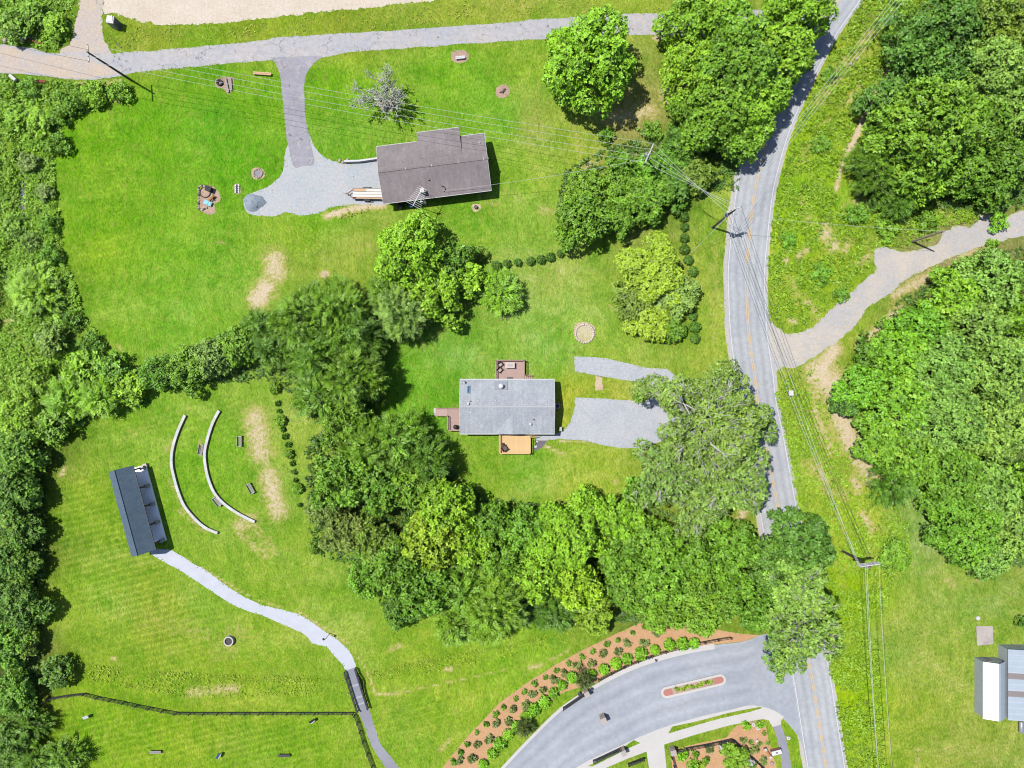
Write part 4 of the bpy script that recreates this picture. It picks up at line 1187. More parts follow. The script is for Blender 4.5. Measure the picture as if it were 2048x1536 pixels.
plant("potted_plant", "plant", 1069, 879, 3.0, 's', 'yellow', "yellow green plant beside the steps of the wooden south deck")
plant("potted_plant", "plant", 1069, 888, 3.0, 's', 'yellow', "lower yellow green plant beside the wooden south deck")

# white flowering shrubs by the corner fence: blossoms are a part of their own
def blossoms(e, R, n, seed):
    rng = np.random.default_rng(seed)
    d = rng.normal(0, 1, (n, 3)); d[:, 2] = np.abs(d[:, 2]); d = nrm(d)
    c = d * R * np.array([1, 1, 1.05])
    arr = rosettes(rng, c, d, np.full(n, .16), 6, np.full(n, .5), (50, 100), .9)
    me = leaf_mesh("blossoms", *arr, M_BLOSSOM)
    o = bpy.data.objects.new("blossoms", me); link(o, e)
M_BLOSSOM = pmat("white_petals", (246, 244, 250), .04, 3, .7)
for i, (a, b, r, lab) in enumerate([(1450,1495,11,"white flowering shrub at the upper corner of the black fence"), (1505,1528,10,"white flowering shrub at the bottom edge by the black fence")]):
    e = plant("flowering_shrub", "shrub", a, b, r, 's', 'dark', lab)
    sc = e.scale[0]
    blossoms(e, r * S / sc, 120, 40 + i)

# ------------------------------------------------------------------ dead tree on the upper lawn
def dead_tree():
    rnd = random.Random(8)
    bx, by, _ = P(776, 212)
    e = empty("dead_tree", (bx, by, 0), "pale leafless dead tree on the lawn above the dark roofed house", "tree")
    t, br = MB(), MB()
    t.tube([(0, 0, -.05), (0, 0, .3), (.05, .1, 1.0), (.1, .15, 1.7)], [.42, .32, .28, .26], 9)
    def grow(p, d, L, r, lev):
        q = p
        pts, rad = [p], [r]
        for k in range(3):
            d = (d + Vector((rnd.uniform(-.28, .28), rnd.uniform(-.28, .28), rnd.uniform(-.12, .22)))).normalized()
            q = q + d * L / 3
            pts.append(q); rad.append(max(.04, r * (1 - .18 * (k + 1))))
        br.tube(pts, rad, 6 if lev < 2 else 4)
        if lev < 4:
            for _ in range(rnd.choice((3, 3, 2))):
                nd_ = (d + Vector((rnd.uniform(-.9, .9), rnd.uniform(-.9, .9), rnd.uniform(-.3, .5)))).normalized()
                grow(pts[rnd.choice((1, 2, 3))], nd_, L * rnd.uniform(.6, .82), rad[-1] * .8, lev + 1)
    for k in range(13):
        a = k * 2.4 + .3
        grow(Vector((.1, .15, 1.5)), Vector((math.cos(a) * .85, math.sin(a) * .85 + .12, rnd.uniform(.35, 1.0))).normalized(), 2.5, .19, 0)
    mb = pmat("lichen_bark", (232, 236, 216), .15, 3, .95)
    t.build("trunk", mb, e, True, True)
    br.build("branches", mb, e, True, True)
dead_tree()

# ------------------------------------------------------------------ ground cover nobody could count
def inside(px, py, poly):
    r = np.zeros(len(px), bool)
    n = len(poly)
    for i in range(n):
        x1, y1 = poly[i]; x2, y2 = poly[(i + 1) % n]
        c = ((y1 > py) != (y2 > py)) & (px < (x2 - x1) * (py - y1) / (y2 - y1 + 1e-9) + x1)
        r ^= c
    return r

def weeds(name, poly, dens, rad, colk, seed, label=None, clump=0.5, hole=0.35, nl=6):
    rng = np.random.default_rng(seed)
    p = np.array(poly, float)
    lo, hi = p.min(0), p.max(0)
    n = int((hi[0] - lo[0]) * (hi[1] - lo[1]) * S * S * dens)
    px = rng.uniform(lo[0], hi[0], n); py = rng.uniform(lo[1], hi[1], n)
    k = inside(px, py, poly)
    px, py = px[k], py[k]
    f = np.zeros(len(px))
    for _ in range(7):
        a = rng.uniform(0, 6.28); w = rng.uniform(10, 45)
        f += np.sin((px * math.cos(a) + py * math.sin(a)) / w * 2 + rng.uniform(0, 6.28))
    f = (f - f.min()) / (f.max() - f.min() + 1e-9)
    bare = np.zeros(len(px))
    for (x1, y1, x2, y2, hw, wt) in BARE:
        bare = np.maximum(bare, wt * np.exp(-(seg_d(px, py, x1, y1, x2, y2) / hw) ** 2 * .7))
    k = (f + rng.normal(0, .12, len(f)) > hole) & (rng.random(len(f)) > bare * 1.35)
    px, py, f = px[k], py[k], f[k]
    z = ground_z(px, py) + rng.uniform(0, .35, len(px)) * clump * 2 * f + .03
    c = np.stack([(px - 1024) * S, (768 - py) * S, z], 1)
    ax = nrm(np.array([[0, 0, 1.0]]) + rng.normal(0, .35, c.shape))
    arr = rosettes(rng, c, ax, rad * rng.uniform(.6, 1.3, len(px)) * (.7 + .6 * f), nl, np.clip(.25 + .5 * f + rng.normal(0, .2, len(px)), 0, 1), (48, 95), .42)
    me = leaf_mesh(name, *arr, M_WEED)
    o = bpy.data.objects.new(name, me)
    o.color = tuple(min(.8, q * 1.4) for q in A(*LEAFCOL[colk])[:3]) + (1,)
    tag(o, label, "ground cover", None, "stuff")
    return link(o)
LEAFCOL.update({'verge': (150, 196, 20), 'scrub': (150, 204, 46), 'ditch': (172, 206, 36), 'under': (92, 138, 38), 'hay': (184, 194, 74)})
weeds("verge_weeds", [(1722,0),(1860,-10),(1800,90),(1720,230),(1680,330),(1670,410),(1740,430),(1860,400),(1960,400),(1960,440),(1880,455),(1860,485),(1790,495),(1752,490),(1742,525),(1700,575),(1630,640),(1575,660),(1540,630),(1536,500),(1553,385),(1590,260),(1630,170)], 9.5, .42, 'verge', 1, "dense bright weeds on the verge right of the road bend", .6, .28)
weeds("verge_weeds", [(1550,780),(1585,742),(1640,735),(1700,880),(1770,990),(1815,1045),(1822,1110),(1785,1170),(1758,1260),(1760,1400),(1775,1560),(1700,1560),(1672,1420),(1656,1320),(1625,1180),(1594,1010),(1572,890)], 9.5, .36, 'verge', 2, "bright tall weeds under the power line along the lower road", .5, .25)
weeds("creek_scrub", [(-30,152),(60,158),(150,168),(240,160),(250,192),(205,215),(135,240),(108,310),(112,380),(122,480),(145,560),(175,640),(225,705),(290,745),(280,790),(150,850),(120,900),(-30,920)], 10, .48, 'scrub', 3, "tangled green scrub along the creek at the left", .9, .22)
weeds("roadside_scrub", [(-30,-30),(150,-30),(150,40),(138,84),(104,102),(60,92),(30,82),(-30,80)], 9, .45, 'scrub', 4, "green scrub in the top left corner beside the dirt track", .8, .25)
weeds("ditch_grass", [(180,1330),(300,1340),(500,1350),(695,1352),(696,1390),(500,1392),(380,1395),(250,1375),(170,1360)], 9, .2, 'ditch', 5, "long yellow green grass in the drainage swale left of the footbridge", .35, .3)
weeds("ditch_grass", [(735,1345),(850,1318),(1000,1290),(1180,1250),(1210,1262),(1080,1300),(900,1340),(740,1366)], 9, .2, 'ditch', 6, "long yellow green grass in the drainage swale right of the footbridge", .35, .3)
weeds("undergrowth", [(1690,360),(1760,100),(1860,-20),(2080,-20),(2080,410),(1960,430),(1860,410),(1740,430)], 4, .6, 'under', 7, "undergrowth beneath the upper right wood", .9, .2)
weeds("undergrowth", [(2080,490),(1990,500),(1900,535),(1800,600),(1740,670),(1670,760),(1700,850),(1760,950),(1830,1000),(1900,1120),(2080,1130)], 4, .6, 'under', 8, "undergrowth beneath the lower right wood", .9, .2)
weeds("undergrowth", [(610,880),(680,850),(820,860),(960,990),(1100,1010),(1250,1000),(1480,1060),(1520,1200),(1400,1245),(1200,1240),(1000,1260),(850,1230),(720,1160),(620,1090)], 4, .55, 'under', 9, "undergrowth beneath the wood south of the light roofed house", .9, .2)
weeds("undergrowth", [(-30,900),(90,900),(95,1100),(80,1330),(60,1540),(-30,1560)], 4, .55, 'under', 10, "undergrowth beneath the trees at the lower left edge", .9, .2)
weeds("undergrowth", [(500,640),(600,590),(720,600),(760,680),(780,800),(700,880),(610,830),(560,760),(300,770),(290,745)], 4, .5, 'under', 11, "undergrowth beneath the cedar band", .7, .2)
weeds("undergrowth", [(1130,340),(1230,290),(1320,270),(1480,280),(1475,380),(1360,400),(1260,450),(1150,480),(1110,430)], 5, .5, 'under', 12, "undergrowth of the thicket beside the crossarm pole", .8, .2)
weeds("long_grass", [(215,60),(262,48),(330,58),(420,55),(520,48),(700,26),(900,0),(1330,-10),(1330,22),(1100,30),(760,56),(540,70),(360,90),(220,102)], 3.5, .2, 'hay', 13, "unmown grass strip above the upper lane", .2, .45, 5)
weeds("long_grass", [(645,428),(680,415),(740,410),(745,420),(700,432),(650,440)], 14, .25, 'hay', 14, "dry weeds on the lower rim of the gravel yard", .3, .3, 5)

# ragged grass creeping over the edges of drives and paths
def edge_grass():
    rng = np.random.default_rng(77)
    pts = []
    for nm, dens in (("side_road", 2.2), ("driveway", 2.5), ("gravel_yard", 3), ("house_drive", 3), ("gravel_turnout", 3), ("concrete_path", 2), ("asphalt_path", 2), ("shoulder", 2.2), ("graded_soil", 3), ("dirt_track", 3), ("mulch_bed", 1.5), ("mulch_ring", 4)):
        for poly in OUTL.get(nm, []):
            p = np.array(poly); q = np.roll(p, -1, 0)
            L = np.linalg.norm(q - p, axis=1)
            k = rng.poisson(np.minimum(L, 3) * dens)
            for i in np.nonzero(k)[0]:
                t = rng.random((k[i], 1))
                pts.append(p[i] + (q[i] - p[i]) * t + rng.normal(0, .11, (k[i], 2)))
    c = np.concatenate(pts)
    ok = (np.abs(c[:, 0]) < 92) & (np.abs(c[:, 1]) < 70)
    cx, cy = c[:, 0] / S + 1024, 768 - c[:, 1] / S
    hide = inside(cx, cy, [(1480, 620), (1562, 640), (1562, 760), (1480, 775)]) | inside(cx, cy, [(540, 100), (650, 100), (640, 125), (555, 125)]) | inside(cx, cy, [(570, 285), (640, 285), (640, 345), (570, 345)]) | inside(cx, cy, [(100, 90), (225, 90), (225, 150), (100, 150)]) | inside(cx, cy, [(-100, 70), (150, 70), (150, 95), (262, 140), (262, 150), (-100, 150)]) | inside(cx, cy, [(680, 330), (800, 330), (800, 420), (700, 408)]) | inside(cx, cy, [(1180, 1360), (1520, 1262), (1530, 1300), (1190, 1380)]) | inside(cx, cy, [(1470, -20), (1620, -20), (1620, 110), (1470, 110)]) | inside(cx, cy, [(1460, 735), (1500, 735), (1510, 865), (1460, 865)]) | inside(cx, cy, [(1560, 1250), (1630, 1250), (1650, 1480), (1590, 1470)])
    c = c[ok & ~hide]
    n = len(c)
    p3 = np.concatenate([c, np.full((n, 1), .02)], 1)
    ax = nrm(np.array([[0, 0, 1.0]]) + rng.normal(0, .3, p3.shape))
    arr = rosettes(rng, p3, ax, rng.uniform(.08, .21, n), 5, rng.uniform(.4, .9, n), (55, 95), .45)
    o = bpy.data.objects.new("edge_grass", leaf_mesh("edge_grass", *arr, M_WEED))
    o.color = tuple(q * 1.5 for q in A(140, 186, 40)[:3]) + (1,)
    tag(o, "grass tufts creeping over the edges of lanes, drives and paths", "grass", None, "stuff")
    link(o)
edge_grass()
# ------------------------------------------------------------------ building materials
def roofmat(name, rgb, rgb2, ang, course=0.14, streak=0.12):
    """asphalt shingles: courses across the slope, tabs and weather streaks"""
    m, nt, b = new_mat(name)
    tc = nd(nt, "ShaderNodeTexCoord").outputs["Object"]
    mp = nd(nt, "ShaderNodeMapping"); mp.inputs["Rotation"].default_value = (0, 0, -ang); nt.links.new(tc, mp.inputs[0])
    v = mp.outputs[0]
    st = nd(nt, "ShaderNodeMapping"); st.inputs["Scale"].default_value = (2.2, 0.25, 1); nt.links.new(v, st.inputs[0])
    col = mixc(nt, ramp(nt, noise(nt, v, 0.35, 5, .65), [(.4, g(0)), (.6, g(1))]), A(*rgb), A(*rgb2))
    col = mixc(nt, 1.0, col, ramp(nt, noise(nt, st.outputs[0], 1.0, 4, .7), [(.3, g(1 - streak)), (.7, g(1 + streak))]), 'MULTIPLY')
    bk = nd(nt, "ShaderNodeTexBrick"); bk.inputs["Scale"].default_value = 1.0
    bk.inputs["Brick Width"].default_value = .32; bk.inputs["Row Height"].default_value = course * 2; bk.inputs["Mortar Size"].default_value = .012
    bk.inputs["Color1"].default_value = g(.92); bk.inputs["Color2"].default_value = g(1.08); bk.inputs["Mortar"].default_value = g(.8)
    nt.links.new(v, bk.inputs[0])
    col = mixc(nt, 1.0, col, bk.outputs[0], 'MULTIPLY')
    nt.links.new(col, b.inputs["Base Color"])
    b.inputs["Roughness"].default_value = .9; b.inputs["Specular IOR Level"].default_value = .2
    return m
def metalmat(name, rgb, rough=.45, met=.35, rgb2=None):
    m = pmat(name, rgb, .06, .8, rough, metallic=met, rgb2=rgb2, spec=.5)
    return m
M_BLACK = pmat("black_paint", (46, 46, 54), .12, 3, .6)
M_DARKMETAL = pmat("dark_metal", (70, 72, 78), .15, 3, .5)
M_GREYMETAL = metalmat("grey_metal", (190, 194, 200))
M_TRIM = pmat("white_trim", (240, 240, 240), .03, 2, .6)
M_SHINY = pmat("white_enamel", (246, 246, 250), .03, 2, .4)
M_BROWNWALL = pmat("brown_siding", (120, 92, 78), .15, 2, .85)
M_GREYWALL = pmat("grey_siding", (190, 192, 196), .06, 1.5, .8)
M_DECKB = pmat("brown_composite", (204, 172, 164), .08, 2.5, .75)
M_DECKB2 = pmat("brown_rail", (206, 168, 150), .08, 2.5, .75)
M_DECKY = pmat("new_pine", (252, 212, 152), .10, 3, .7, stretch=(.25, 3, 1))
M_POLE = pmat("pole_wood", (112, 98, 88), .2, 3, .9, stretch=(1, 1, .15))
M_POLEG = pmat("grey_pole_wood", (176, 166, 152), .2, 3, .9)
M_LUMBER = pmat("lumber", (232, 190, 150), .12, 2, .8, stretch=(.2, 4, 1))
M_BOARDW = pmat("white_boards", (246, 240, 234), .05, 2, .7)
M_STONE = pmat("field_stone", (216, 200, 184), .2, 2.5, .9, .3, rgb2=(190, 172, 160))
M_STONED = pmat("dark_stone", (120, 110, 108), .25, 2.5, .9, .3)
M_ASH = pmat("grey_ash", (168, 164, 172), .2, 3, .95, .4)
M_BLUE = pmat("blue_plastic", (40, 120, 196), .08, 2, .5)
M_CYAN = pmat("turquoise_tarp", (60, 190, 214), .12, 2, .5)
M_GLASS = pmat("dark_glass", (70, 110, 150), .1, 2, .1, spec=.8)
M_RUST = pmat("rust", (150, 84, 62), .25, 3, .9)
M_ORANGE = pmat("orange_wood", (206, 148, 96), .18, 3, .85)
M_RUBBER = pmat("rubber", (50, 48, 50), .1, 3, .8)
M_GREYWOOD = pmat("grey_wood", (176, 170, 168), .15, 3, .85)
M_CONCW = pmat("white_concrete", (236, 236, 240), .05, 1.0, .8)
M_WIRE = pmat("aluminium_wire", (232, 240, 236), .05, 1, .5)
M_WIRED = pmat("dark_cable", (70, 74, 76), .05, 1, .6)

# ------------------------------------------------------------------ dark roofed house
A1 = math.radians(7.1)
C1 = (-12.65, 34.9)
def F1(u, v, z=0.0):
    return (C1[0] + u * math.cos(A1) - v * math.sin(A1), C1[1] + u * math.sin(A1) + v * math.cos(A1), z)
def roof_slab(m, fr, u0, u1, pts_vz, th=.14):
    """slab over a (v,z) profile between u0 and u1"""
    n = len(pts_vz)
    vs = []
    for u in (u0, u1):
        vs += [fr(u, v, z) for v, z in pts_vz]
        vs += [fr(u, v, z - th) for v, z in pts_vz]
    fs = []
    for i in range(n - 1):
        fs.append((i, i + 1, 2 * n + i + 1, 2 * n + i))
        fs.append((n + i + 1, n + i, 3 * n + i, 3 * n + i + 1))
    fs += [(0, 2 * n, 3 * n, n), (n - 1, 2 * n - 1, 4 * n - 1, 3 * n - 1)]
    for i in range(n - 1):
        fs.append((i, n + i, n + i + 1, i + 1)); fs.append((2 * n + i, 2 * n + i + 1, 3 * n + i + 1, 3 * n + i))
    m.add(vs, fs)
h1 = empty("house", F1(0, 0, 0), "house with dark brownish grey gable roof beside the gravel yard", "house")
M_ROOF1 = roofmat("brown_shingles", (154, 144, 147), (166, 156, 159), A1)
m = MB(); roof_slab(m, F1, -8.8, 8.8, [(-4.66, 2.9), (0, 4.6), (4.66, 2.9)]); rf1 = m.build("roof", M_ROOF1, h1)
m = MB(); roof_slab(m, F1, -2.05, 4.85, [(1.45, 4.10), (6.03, 3.12)]); m.build("porch_roof", M_ROOF1, h1)
m = MB()
for u in np.arange(-8.7, 8.7, .305):
    m.box(F1(u + .15, 0, 4.615), (.29, .30, .05), A1)
m.build("ridge_cap", pmat("ridge_shingles", (150, 140, 140), .14, 4, .9), rf1)
m = MB()
for u in (-4.4, -.2, 4.1, 8.2): m.box(F1(u, .02, 4.66), (.06, .40, .03), A1)
m.build("ridge_strap", M_TRIM, rf1)
for (u0, u1, v, z) in ((-8.82, -2.07, 4.68, 2.80), (4.87, 8.82, 4.68, 2.80), (-2.05, 4.85, 6.05, 3.02), (-8.82, 8.82, -4.68, 2.80)):
    m = MB(); m.bar(F1(u0, v, z), F1(u1, v, z), .10, .16); m.build("gutter", M_TRIM, h1)
for u in (-8.82, 8.82):
    m = MB()
    m.bar(F1(u, -4.66, 2.83), F1(u, 0, 4.53), .04, .16); m.bar(F1(u, 0, 4.53), F1(u, 4.66, 2.83), .04, .16)
    m.build("barge_board", M_TRIM, h1)
m = MB()
prof = [(-4.1, 0), (-4.1, 2.95), (0, 4.44), (4.1, 2.95), (4.1, 0)]
vs = [F1(-8.3, v, z) for v, z in prof] + [F1(8.3, v, z) for v, z in prof]
m.add(vs, [(0, 1, 2, 3, 4), (9, 8, 7, 6, 5)] + [(i, i + 5, (i + 1) % 5 + 5, (i + 1) % 5) for i in (0, 3)])
m.build("wall", M_BROWNWALL, h1)
m = MB()
vs = [F1(u, v, z) for u in (-1.7, 4.5) for v, z in ((4.1, 0), (4.1, 3.2), (5.6, 3.0), (5.6, 0))]
m.add(vs, [(0, 1, 2, 3), (7, 6, 5, 4), (3, 2, 6, 7)]); m.build("porch_wall", M_BROWNWALL, h1)
for u in (-5.5, -1.5, 3.0, 6.2):
    m = MB(); m.box(F1(u, -4.13, 1.55), (1.3, .08, 1.2), A1); w = m.build("window", M_TRIM, h1)
    for s in (-.31, .31):
        m = MB(); m.box(F1(u + s, -4.18, 1.55), (.54, .03, 1.02), A1); m.build("pane", M_GLASS, w)
m = MB(); m.box(F1(-8.33, -1.5, 1.2), (.08, 4.2, 2.4), A1); m.build("garage_door", M_TRIM, h1)
m = MB(); m.cyl(F1(-.95, -2.05, 3.75), .12, .45, 8); m.build("vent_pipe", M_DARKMETAL, h1)
m = MB(); m.cyl(F1(7.9, 3.0, 3.4), .10, .35, 8); m.build("vent_pipe", M_GREYMETAL, h1)
m = MB(); m.tube([F1(1.2, -4.0, 3.2), F1(1.5, -3.7, 3.4), F1(1.3, -3.3, 3.6), F1(.9, -3.2, 3.7)], .06, 6); m.build("weatherhead", M_DARKMETAL, h1)
# block chimney
m = MB(); m.box(F1(-2.2, -3.72, 2.2), (.55, .55, 4.4), A1); ch = m.build("chimney", pmat("pale_block", (216, 210, 200), .1, 3, .9), h1)
m = MB(); m.box(F1(-2.2, -3.72, 4.45), (.66, .66, .10), A1); m.build("cap", M_CONC, ch)
# television aerial on a mast beside the south wall
ax, ay, _ = P(834, 396, 6.4)
e = empty("tv_aerial", (ax, ay, 0), "large many armed television aerial on a mast at the south eave", "aerial")
m = MB(); m.tube([(ax, ay, 0), (ax, ay, 6.5)], .05, 6); m.build("mast", M_GREYMETAL, e)
th = math.radians(62)
def Fa(u, v, z): return (ax + u * math.cos(th) - v * math.sin(th), ay + u * math.sin(th) + v * math.cos(th), z)
m = MB(); m.bar(Fa(-1.4, 0, 6.4), Fa(1.9, 0, 6.4), .07, .07); m.build("boom", M_GREYMETAL, e)
for i in range(11):
    u = -1.3 + i * .31
    w = 1.35 - .06 * i
    m = MB(); m.bar(Fa(u, -w, 6.42), Fa(u, w * .9, 6.42), .035, .035); m.build("element", M_GREYMETAL, e)
m = MB(); m.tube([(ax + .9, ay - .1, 4.4), (ax + .9, ay - .25, 4.5)], [.28, .34], 12); d = m.build("dish", M_GREYMETAL, e)
m = MB(); m.bar((ax, ay, 4.3), (ax + .9, ay - .1, 4.4), .05, .05); m.build("dish_arm", M_GREYMETAL, e)
# barrels by the south wall
for i, (a, b, mt, lab) in enumerate(((822, 409, M_BLUE, "bright blue rain barrel against the south wall of the dark house"), (800, 411, M_DARKMETAL, "dark bin in the shade of the dark house south wall"))):
    x, y, _ = P(a, b, .9)
    e = empty("barrel", (x, y, 0), lab, "barrel")
    m = MB(); m.tube([(x, y, 0), (x, y, .08), (x, y, .45), (x, y, .82), (x, y, .92)], [.40, .43, .48, .43, .40], 16); m.build("body", mt, e, True)
    m = MB(); m.ring((x, y, .92), .30, .43, .05, 18); m.build("rim", mt, e)
    m = MB(); m.cyl((x + .15, y + .1, .925), .05, .05, 8); m.build("bung", M_BLACK, e)
# retaining wall of the yard
wp = PX([(690, 325), (720, 324), (755, 319), (775, 316)])
o = strip("retaining_wall", wp, .28, 0.0, M_CONCW, None, None, h=.75)
tag(o, "low pale retaining wall along the top of the gravel yard", "wall")
# trailer loaded with boards
tx, ty, _ = P(732, 390)
e = empty("trailer", (tx, ty, 0), "flat trailer loaded with white boards and lumber beside the dark house", "trailer")
ta = math.radians(-1)
def Ft(u, v, z=0): return (tx + u * math.cos(ta) - v * math.sin(ta), ty + u * math.sin(ta) + v * math.cos(ta), z)
m = MB(); m.box(Ft(.3, 0, .62), (4.6, 1.75, .12), ta); m.build("bed", M_RUST, e)
for v in (-.86, .86):
    m = MB(); m.bar(Ft(-2.0, v, .82), Ft(2.6, v, .82), .06, .22); m.build("side_rail", M_DARKMETAL, e)
for v in (-1.05, 1.05):
    m = MB(); m.tube([Ft(.35, v - .1, .33), Ft(.35, v + .1, .33)], .33, 14); w = m.build("wheel", M_RUBBER, e)
    m = MB(); m.tube([Ft(.35, v - .115, .33), Ft(.35, v + .115, .33)], .17, 10); m.build("rim", M_GREYMETAL, w)
    m = MB()
    m.tube([Ft(-.35, v, .5), Ft(-.1, v, .78), Ft(.8, v, .78), Ft(1.05, v, .5)], .09, 6); m.build("mudguard", M_DARKMETAL, e)
m = MB(); m.bar(Ft(-2.0, -.7, .6), Ft(-3.0, 0, .6), .1, .1); m.bar(Ft(-2.0, .7, .6), Ft(-3.0, 0, .6), .1, .1); m.bar(Ft(-2.9, 0, .6), Ft(-3.3, 0, .6), .12, .12); m.build("drawbar", M_RUST, e)
m = MB(); m.cyl(Ft(-2.85, 0, .05), .06, .75, 8); m.build("jack", M_DARKMETAL, e)
for i, (v, z, w, u0, u1, mt, nm, lab) in enumerate(((.62, .74, .46, -1.9, .2, M_LUMBER, "lumber_board", "tan boards on the upper side of the trailer load"), (.62, .745, .5, .2, 2.9, M_BOARDW, "white_board", "short white boards on the upper side of the trailer load"),
        (.10, .76, .42, -2.0, 2.95, M_BOARDW, "white_board", "upper of the two long white boards on the trailer"), (-.36, .76, .42, -2.0, 2.9, M_BOARDW, "white_board", "lower of the two long white boards on the trailer"), (-.76, .74, .26, -1.4, 2.9, M_LUMBER, "lumber_board", "tan lumber along the lower side of the trailer load"))):
    m = MB(); m.box(Ft((u0 + u1) / 2, v, z + .06), (u1 - u0, w, .16), ta); tag(m.build(nm, mt), lab, "board", "boards on the trailer")
# gravel heap
hx, hy, _ = P(508, 405)
rng = np.random.default_rng(3)
m = MB(); N = 20; rings = 9; vs = []
for j in range(rings):
    t = j / (rings - 1)
    for k in range(N):
        a = 2 * math.pi * k / N
        r = 1.8 * (1 - t) * (1 + .12 * math.sin(3 * a + 1) + .05 * rng.normal())
        vs.append((hx + r * math.cos(a), hy + r * .85 * math.sin(a), .85 * (1 - (1 - t) ** 1.5) + (.05 * rng.normal() if 0 < j else -.02)))
m.add(vs, [(j * N + k, j * N + (k + 1) % N, (j + 1) * N + (k + 1) % N, (j + 1) * N + k) for j in range(rings - 1) for k in range(N)] + [tuple(range((rings - 1) * N, rings * N))])
tag(m.build("gravel_heap", gravelmat("heap_gravel", (166, 180, 196), (176, 188, 204), (150, 164, 184), .9), None, True), "heap of blue grey gravel at the tip of the yard", "heap", None, "stuff")

# ------------------------------------------------------------------ light roofed house
h2c = (-0.78, -3.67)
h2 = empty("house", (h2c[0], h2c[1], 0), "house with light grey shingle roof and three decks", "house")
def F2(u, v, z=0): return (h2c[0] + u, h2c[1] + v, z)
M_ROOF2 = roofmat("grey_shingles", (186, 192, 202), (198, 204, 212), 0.0)
m = MB(); roof_slab(m, F2, -7.65, 7.65, [(-4.4, 2.75), (0.05, 4.1), (4.4, 2.75)]); rf2 = m.build("roof", M_ROOF2, h2)
# low cross gable over the south porch
gx = P(1025, 840, 3.4)[0] - h2c[0]
m = MB()
zr, sl = 3.78, 1.35 / 4.45
vr = -(4.1 - zr) / sl + .05
a_, b_, c_, d_ = F2(gx, vr, zr + .01), F2(gx, -4.42, zr), F2(gx - 2.9, -4.43, 2.765), F2(gx + 2.9, -4.43, 2.765)
m.add([a_, b_, c_, d_], [(0, 2, 1), (0, 1, 3)])
m.add([b_, c_, d_, F2(gx, -4.42, 2.6)], [(0, 1, 3), (0, 3, 2)])
m.build("porch_gable", M_ROOF2, h2)
m = MB()
for u in np.arange(-7.6, 7.5, .305): m.box(F2(u + .15, .05, 4.112), (.29, .26, .04))
m.build("ridge_cap", pmat("pale_ridge", (204, 208, 214), .06, 4, .9), rf2)
for v in (-4.45, 4.45):
    m = MB(); m.bar(F2(-7.67, v, 2.68), F2(7.67, v, 2.68), .10, .14); m.build("gutter", M_TRIM, h2)
for u in (-7.67, 7.67):
    m = MB(); m.bar(F2(u, -4.4, 2.69), F2(u, .05, 4.04), .04, .14); m.bar(F2(u, .05, 4.04), F2(u, 4.4, 2.69), .04, .14); m.build("barge_board", M_TRIM, h2)
m = MB()
prof = [(-4.1, 0), (-4.1, 2.72), (0.05, 3.95), (4.1, 2.72), (4.1, 0)]
vs = [F2(-7.35, v, z) for v, z in prof] + [F2(7.35, v, z) for v, z in prof]
m.add(vs, [(0, 1, 2, 3, 4), (9, 8, 7, 6, 5)] + [(i, i + 5, (i + 1) % 5 + 5, (i + 1) % 5) for i in (0, 3)]); m.build("wall", M_GREYWALL, h2)
for (u, v, w) in ((-5, -4.13, 1.2), (5.2, -4.13, 1.2), (-5, 4.13, 1.2), (4.6, 4.13, 1.2)):
    m = MB(); m.box(F2(u, v, 1.6), (w, .08, 1.1)); wd = m.build("window", M_TRIM, h2)
    m = MB(); m.box(F2(u, v + (.05 if v > 0 else -.05), 1.6), (w - .18, .03, .92)); m.build("pane", M_GLASS, wd)
for (u, v, s) in ((.2, -4.14, -1), (-1.2, 4.14, 1)):
    m = MB(); m.box(F2(u, v, 1.6), (.95, .08, 2.05)); dr = m.build("door", M_BOARDW, h2)
    m = MB(); m.cyl(F2(u + .38, v + s * .06, 1.5), .03, .06, 8); m.build("handle", M_DARKMETAL, dr)
def roof2z(v): return 4.1 - abs(v - .05) * sl
def on2(a, b, z0=3.4):
    x, y, _ = P(a, b, z0); return x - h2c[0], y - h2c[1]
for (a, b) in ((957, 801), (991, 801), (1038, 802), (1093, 804), (942, 825), (1092, 827)):
    u, v = on2(a, b); m = MB(); m.box(F2(u, v, roof2z(v) + .06), (.28, .28, .14), 0, .8); m.build("roof_vent", M_GREYMETAL, h2)
for (a, b, mt) in ((941, 802, M_BLACK), (1067, 839, M_BLACK)):
    u, v = on2(a, b); m = MB(); m.cyl(F2(u, v, roof2z(v) - .05), .09, .4, 8); m.build("vent_pipe", mt, h2)
for (a, b) in ((937, 807), (1061, 848)):
    u, v = on2(a, b); m = MB(); m.cyl(F2(u, v, roof2z(v) - .05), .13, .42, 10, .13); pp = m.build("flue", M_SHINY, h2)
    m = MB(); m.cyl(F2(u, v, roof2z(v) + .38), .20, .10, 10, .05); m.build("cap", M_SHINY, pp)
u, v = on2(1002, 772)
m = MB(); m.box(F2(u, v + .1, roof2z(v) + .02), (2.1, 1.5, .05), 0, 1.0, Matrix.Rotation(-math.atan(sl), 3, 'X')); m.build("roof_patch", pmat("patch_shingles", (172, 178, 190), .08, 2, .9), h2)
m = MB(); m.cyl(F2(u, v, roof2z(v) - .1), .30, .95, 16); fl = m.build("flue", M_SHINY, h2)
m = MB(); m.cyl(F2(u, v, roof2z(v) + .85), .38, .12, 16, .2); m.build("cap", M_SHINY, fl)
u, v = on2(937, 779)
tl = Matrix.Rotation(-math.atan(sl), 3, 'X')
m = MB(); m.box(F2(u, v, roof2z(v) + .05), (.55, 1.35, .14), 0, 1, tl); sk = m.build("skylight", pmat("skylight_frame", (150, 196, 226), .05, 2, .4), h2)
m = MB(); m.box(F2(u, v, roof2z(v) + .125), (.36, 1.12, .03), 0, 1, tl); m.build("pane", M_GLASS, sk)
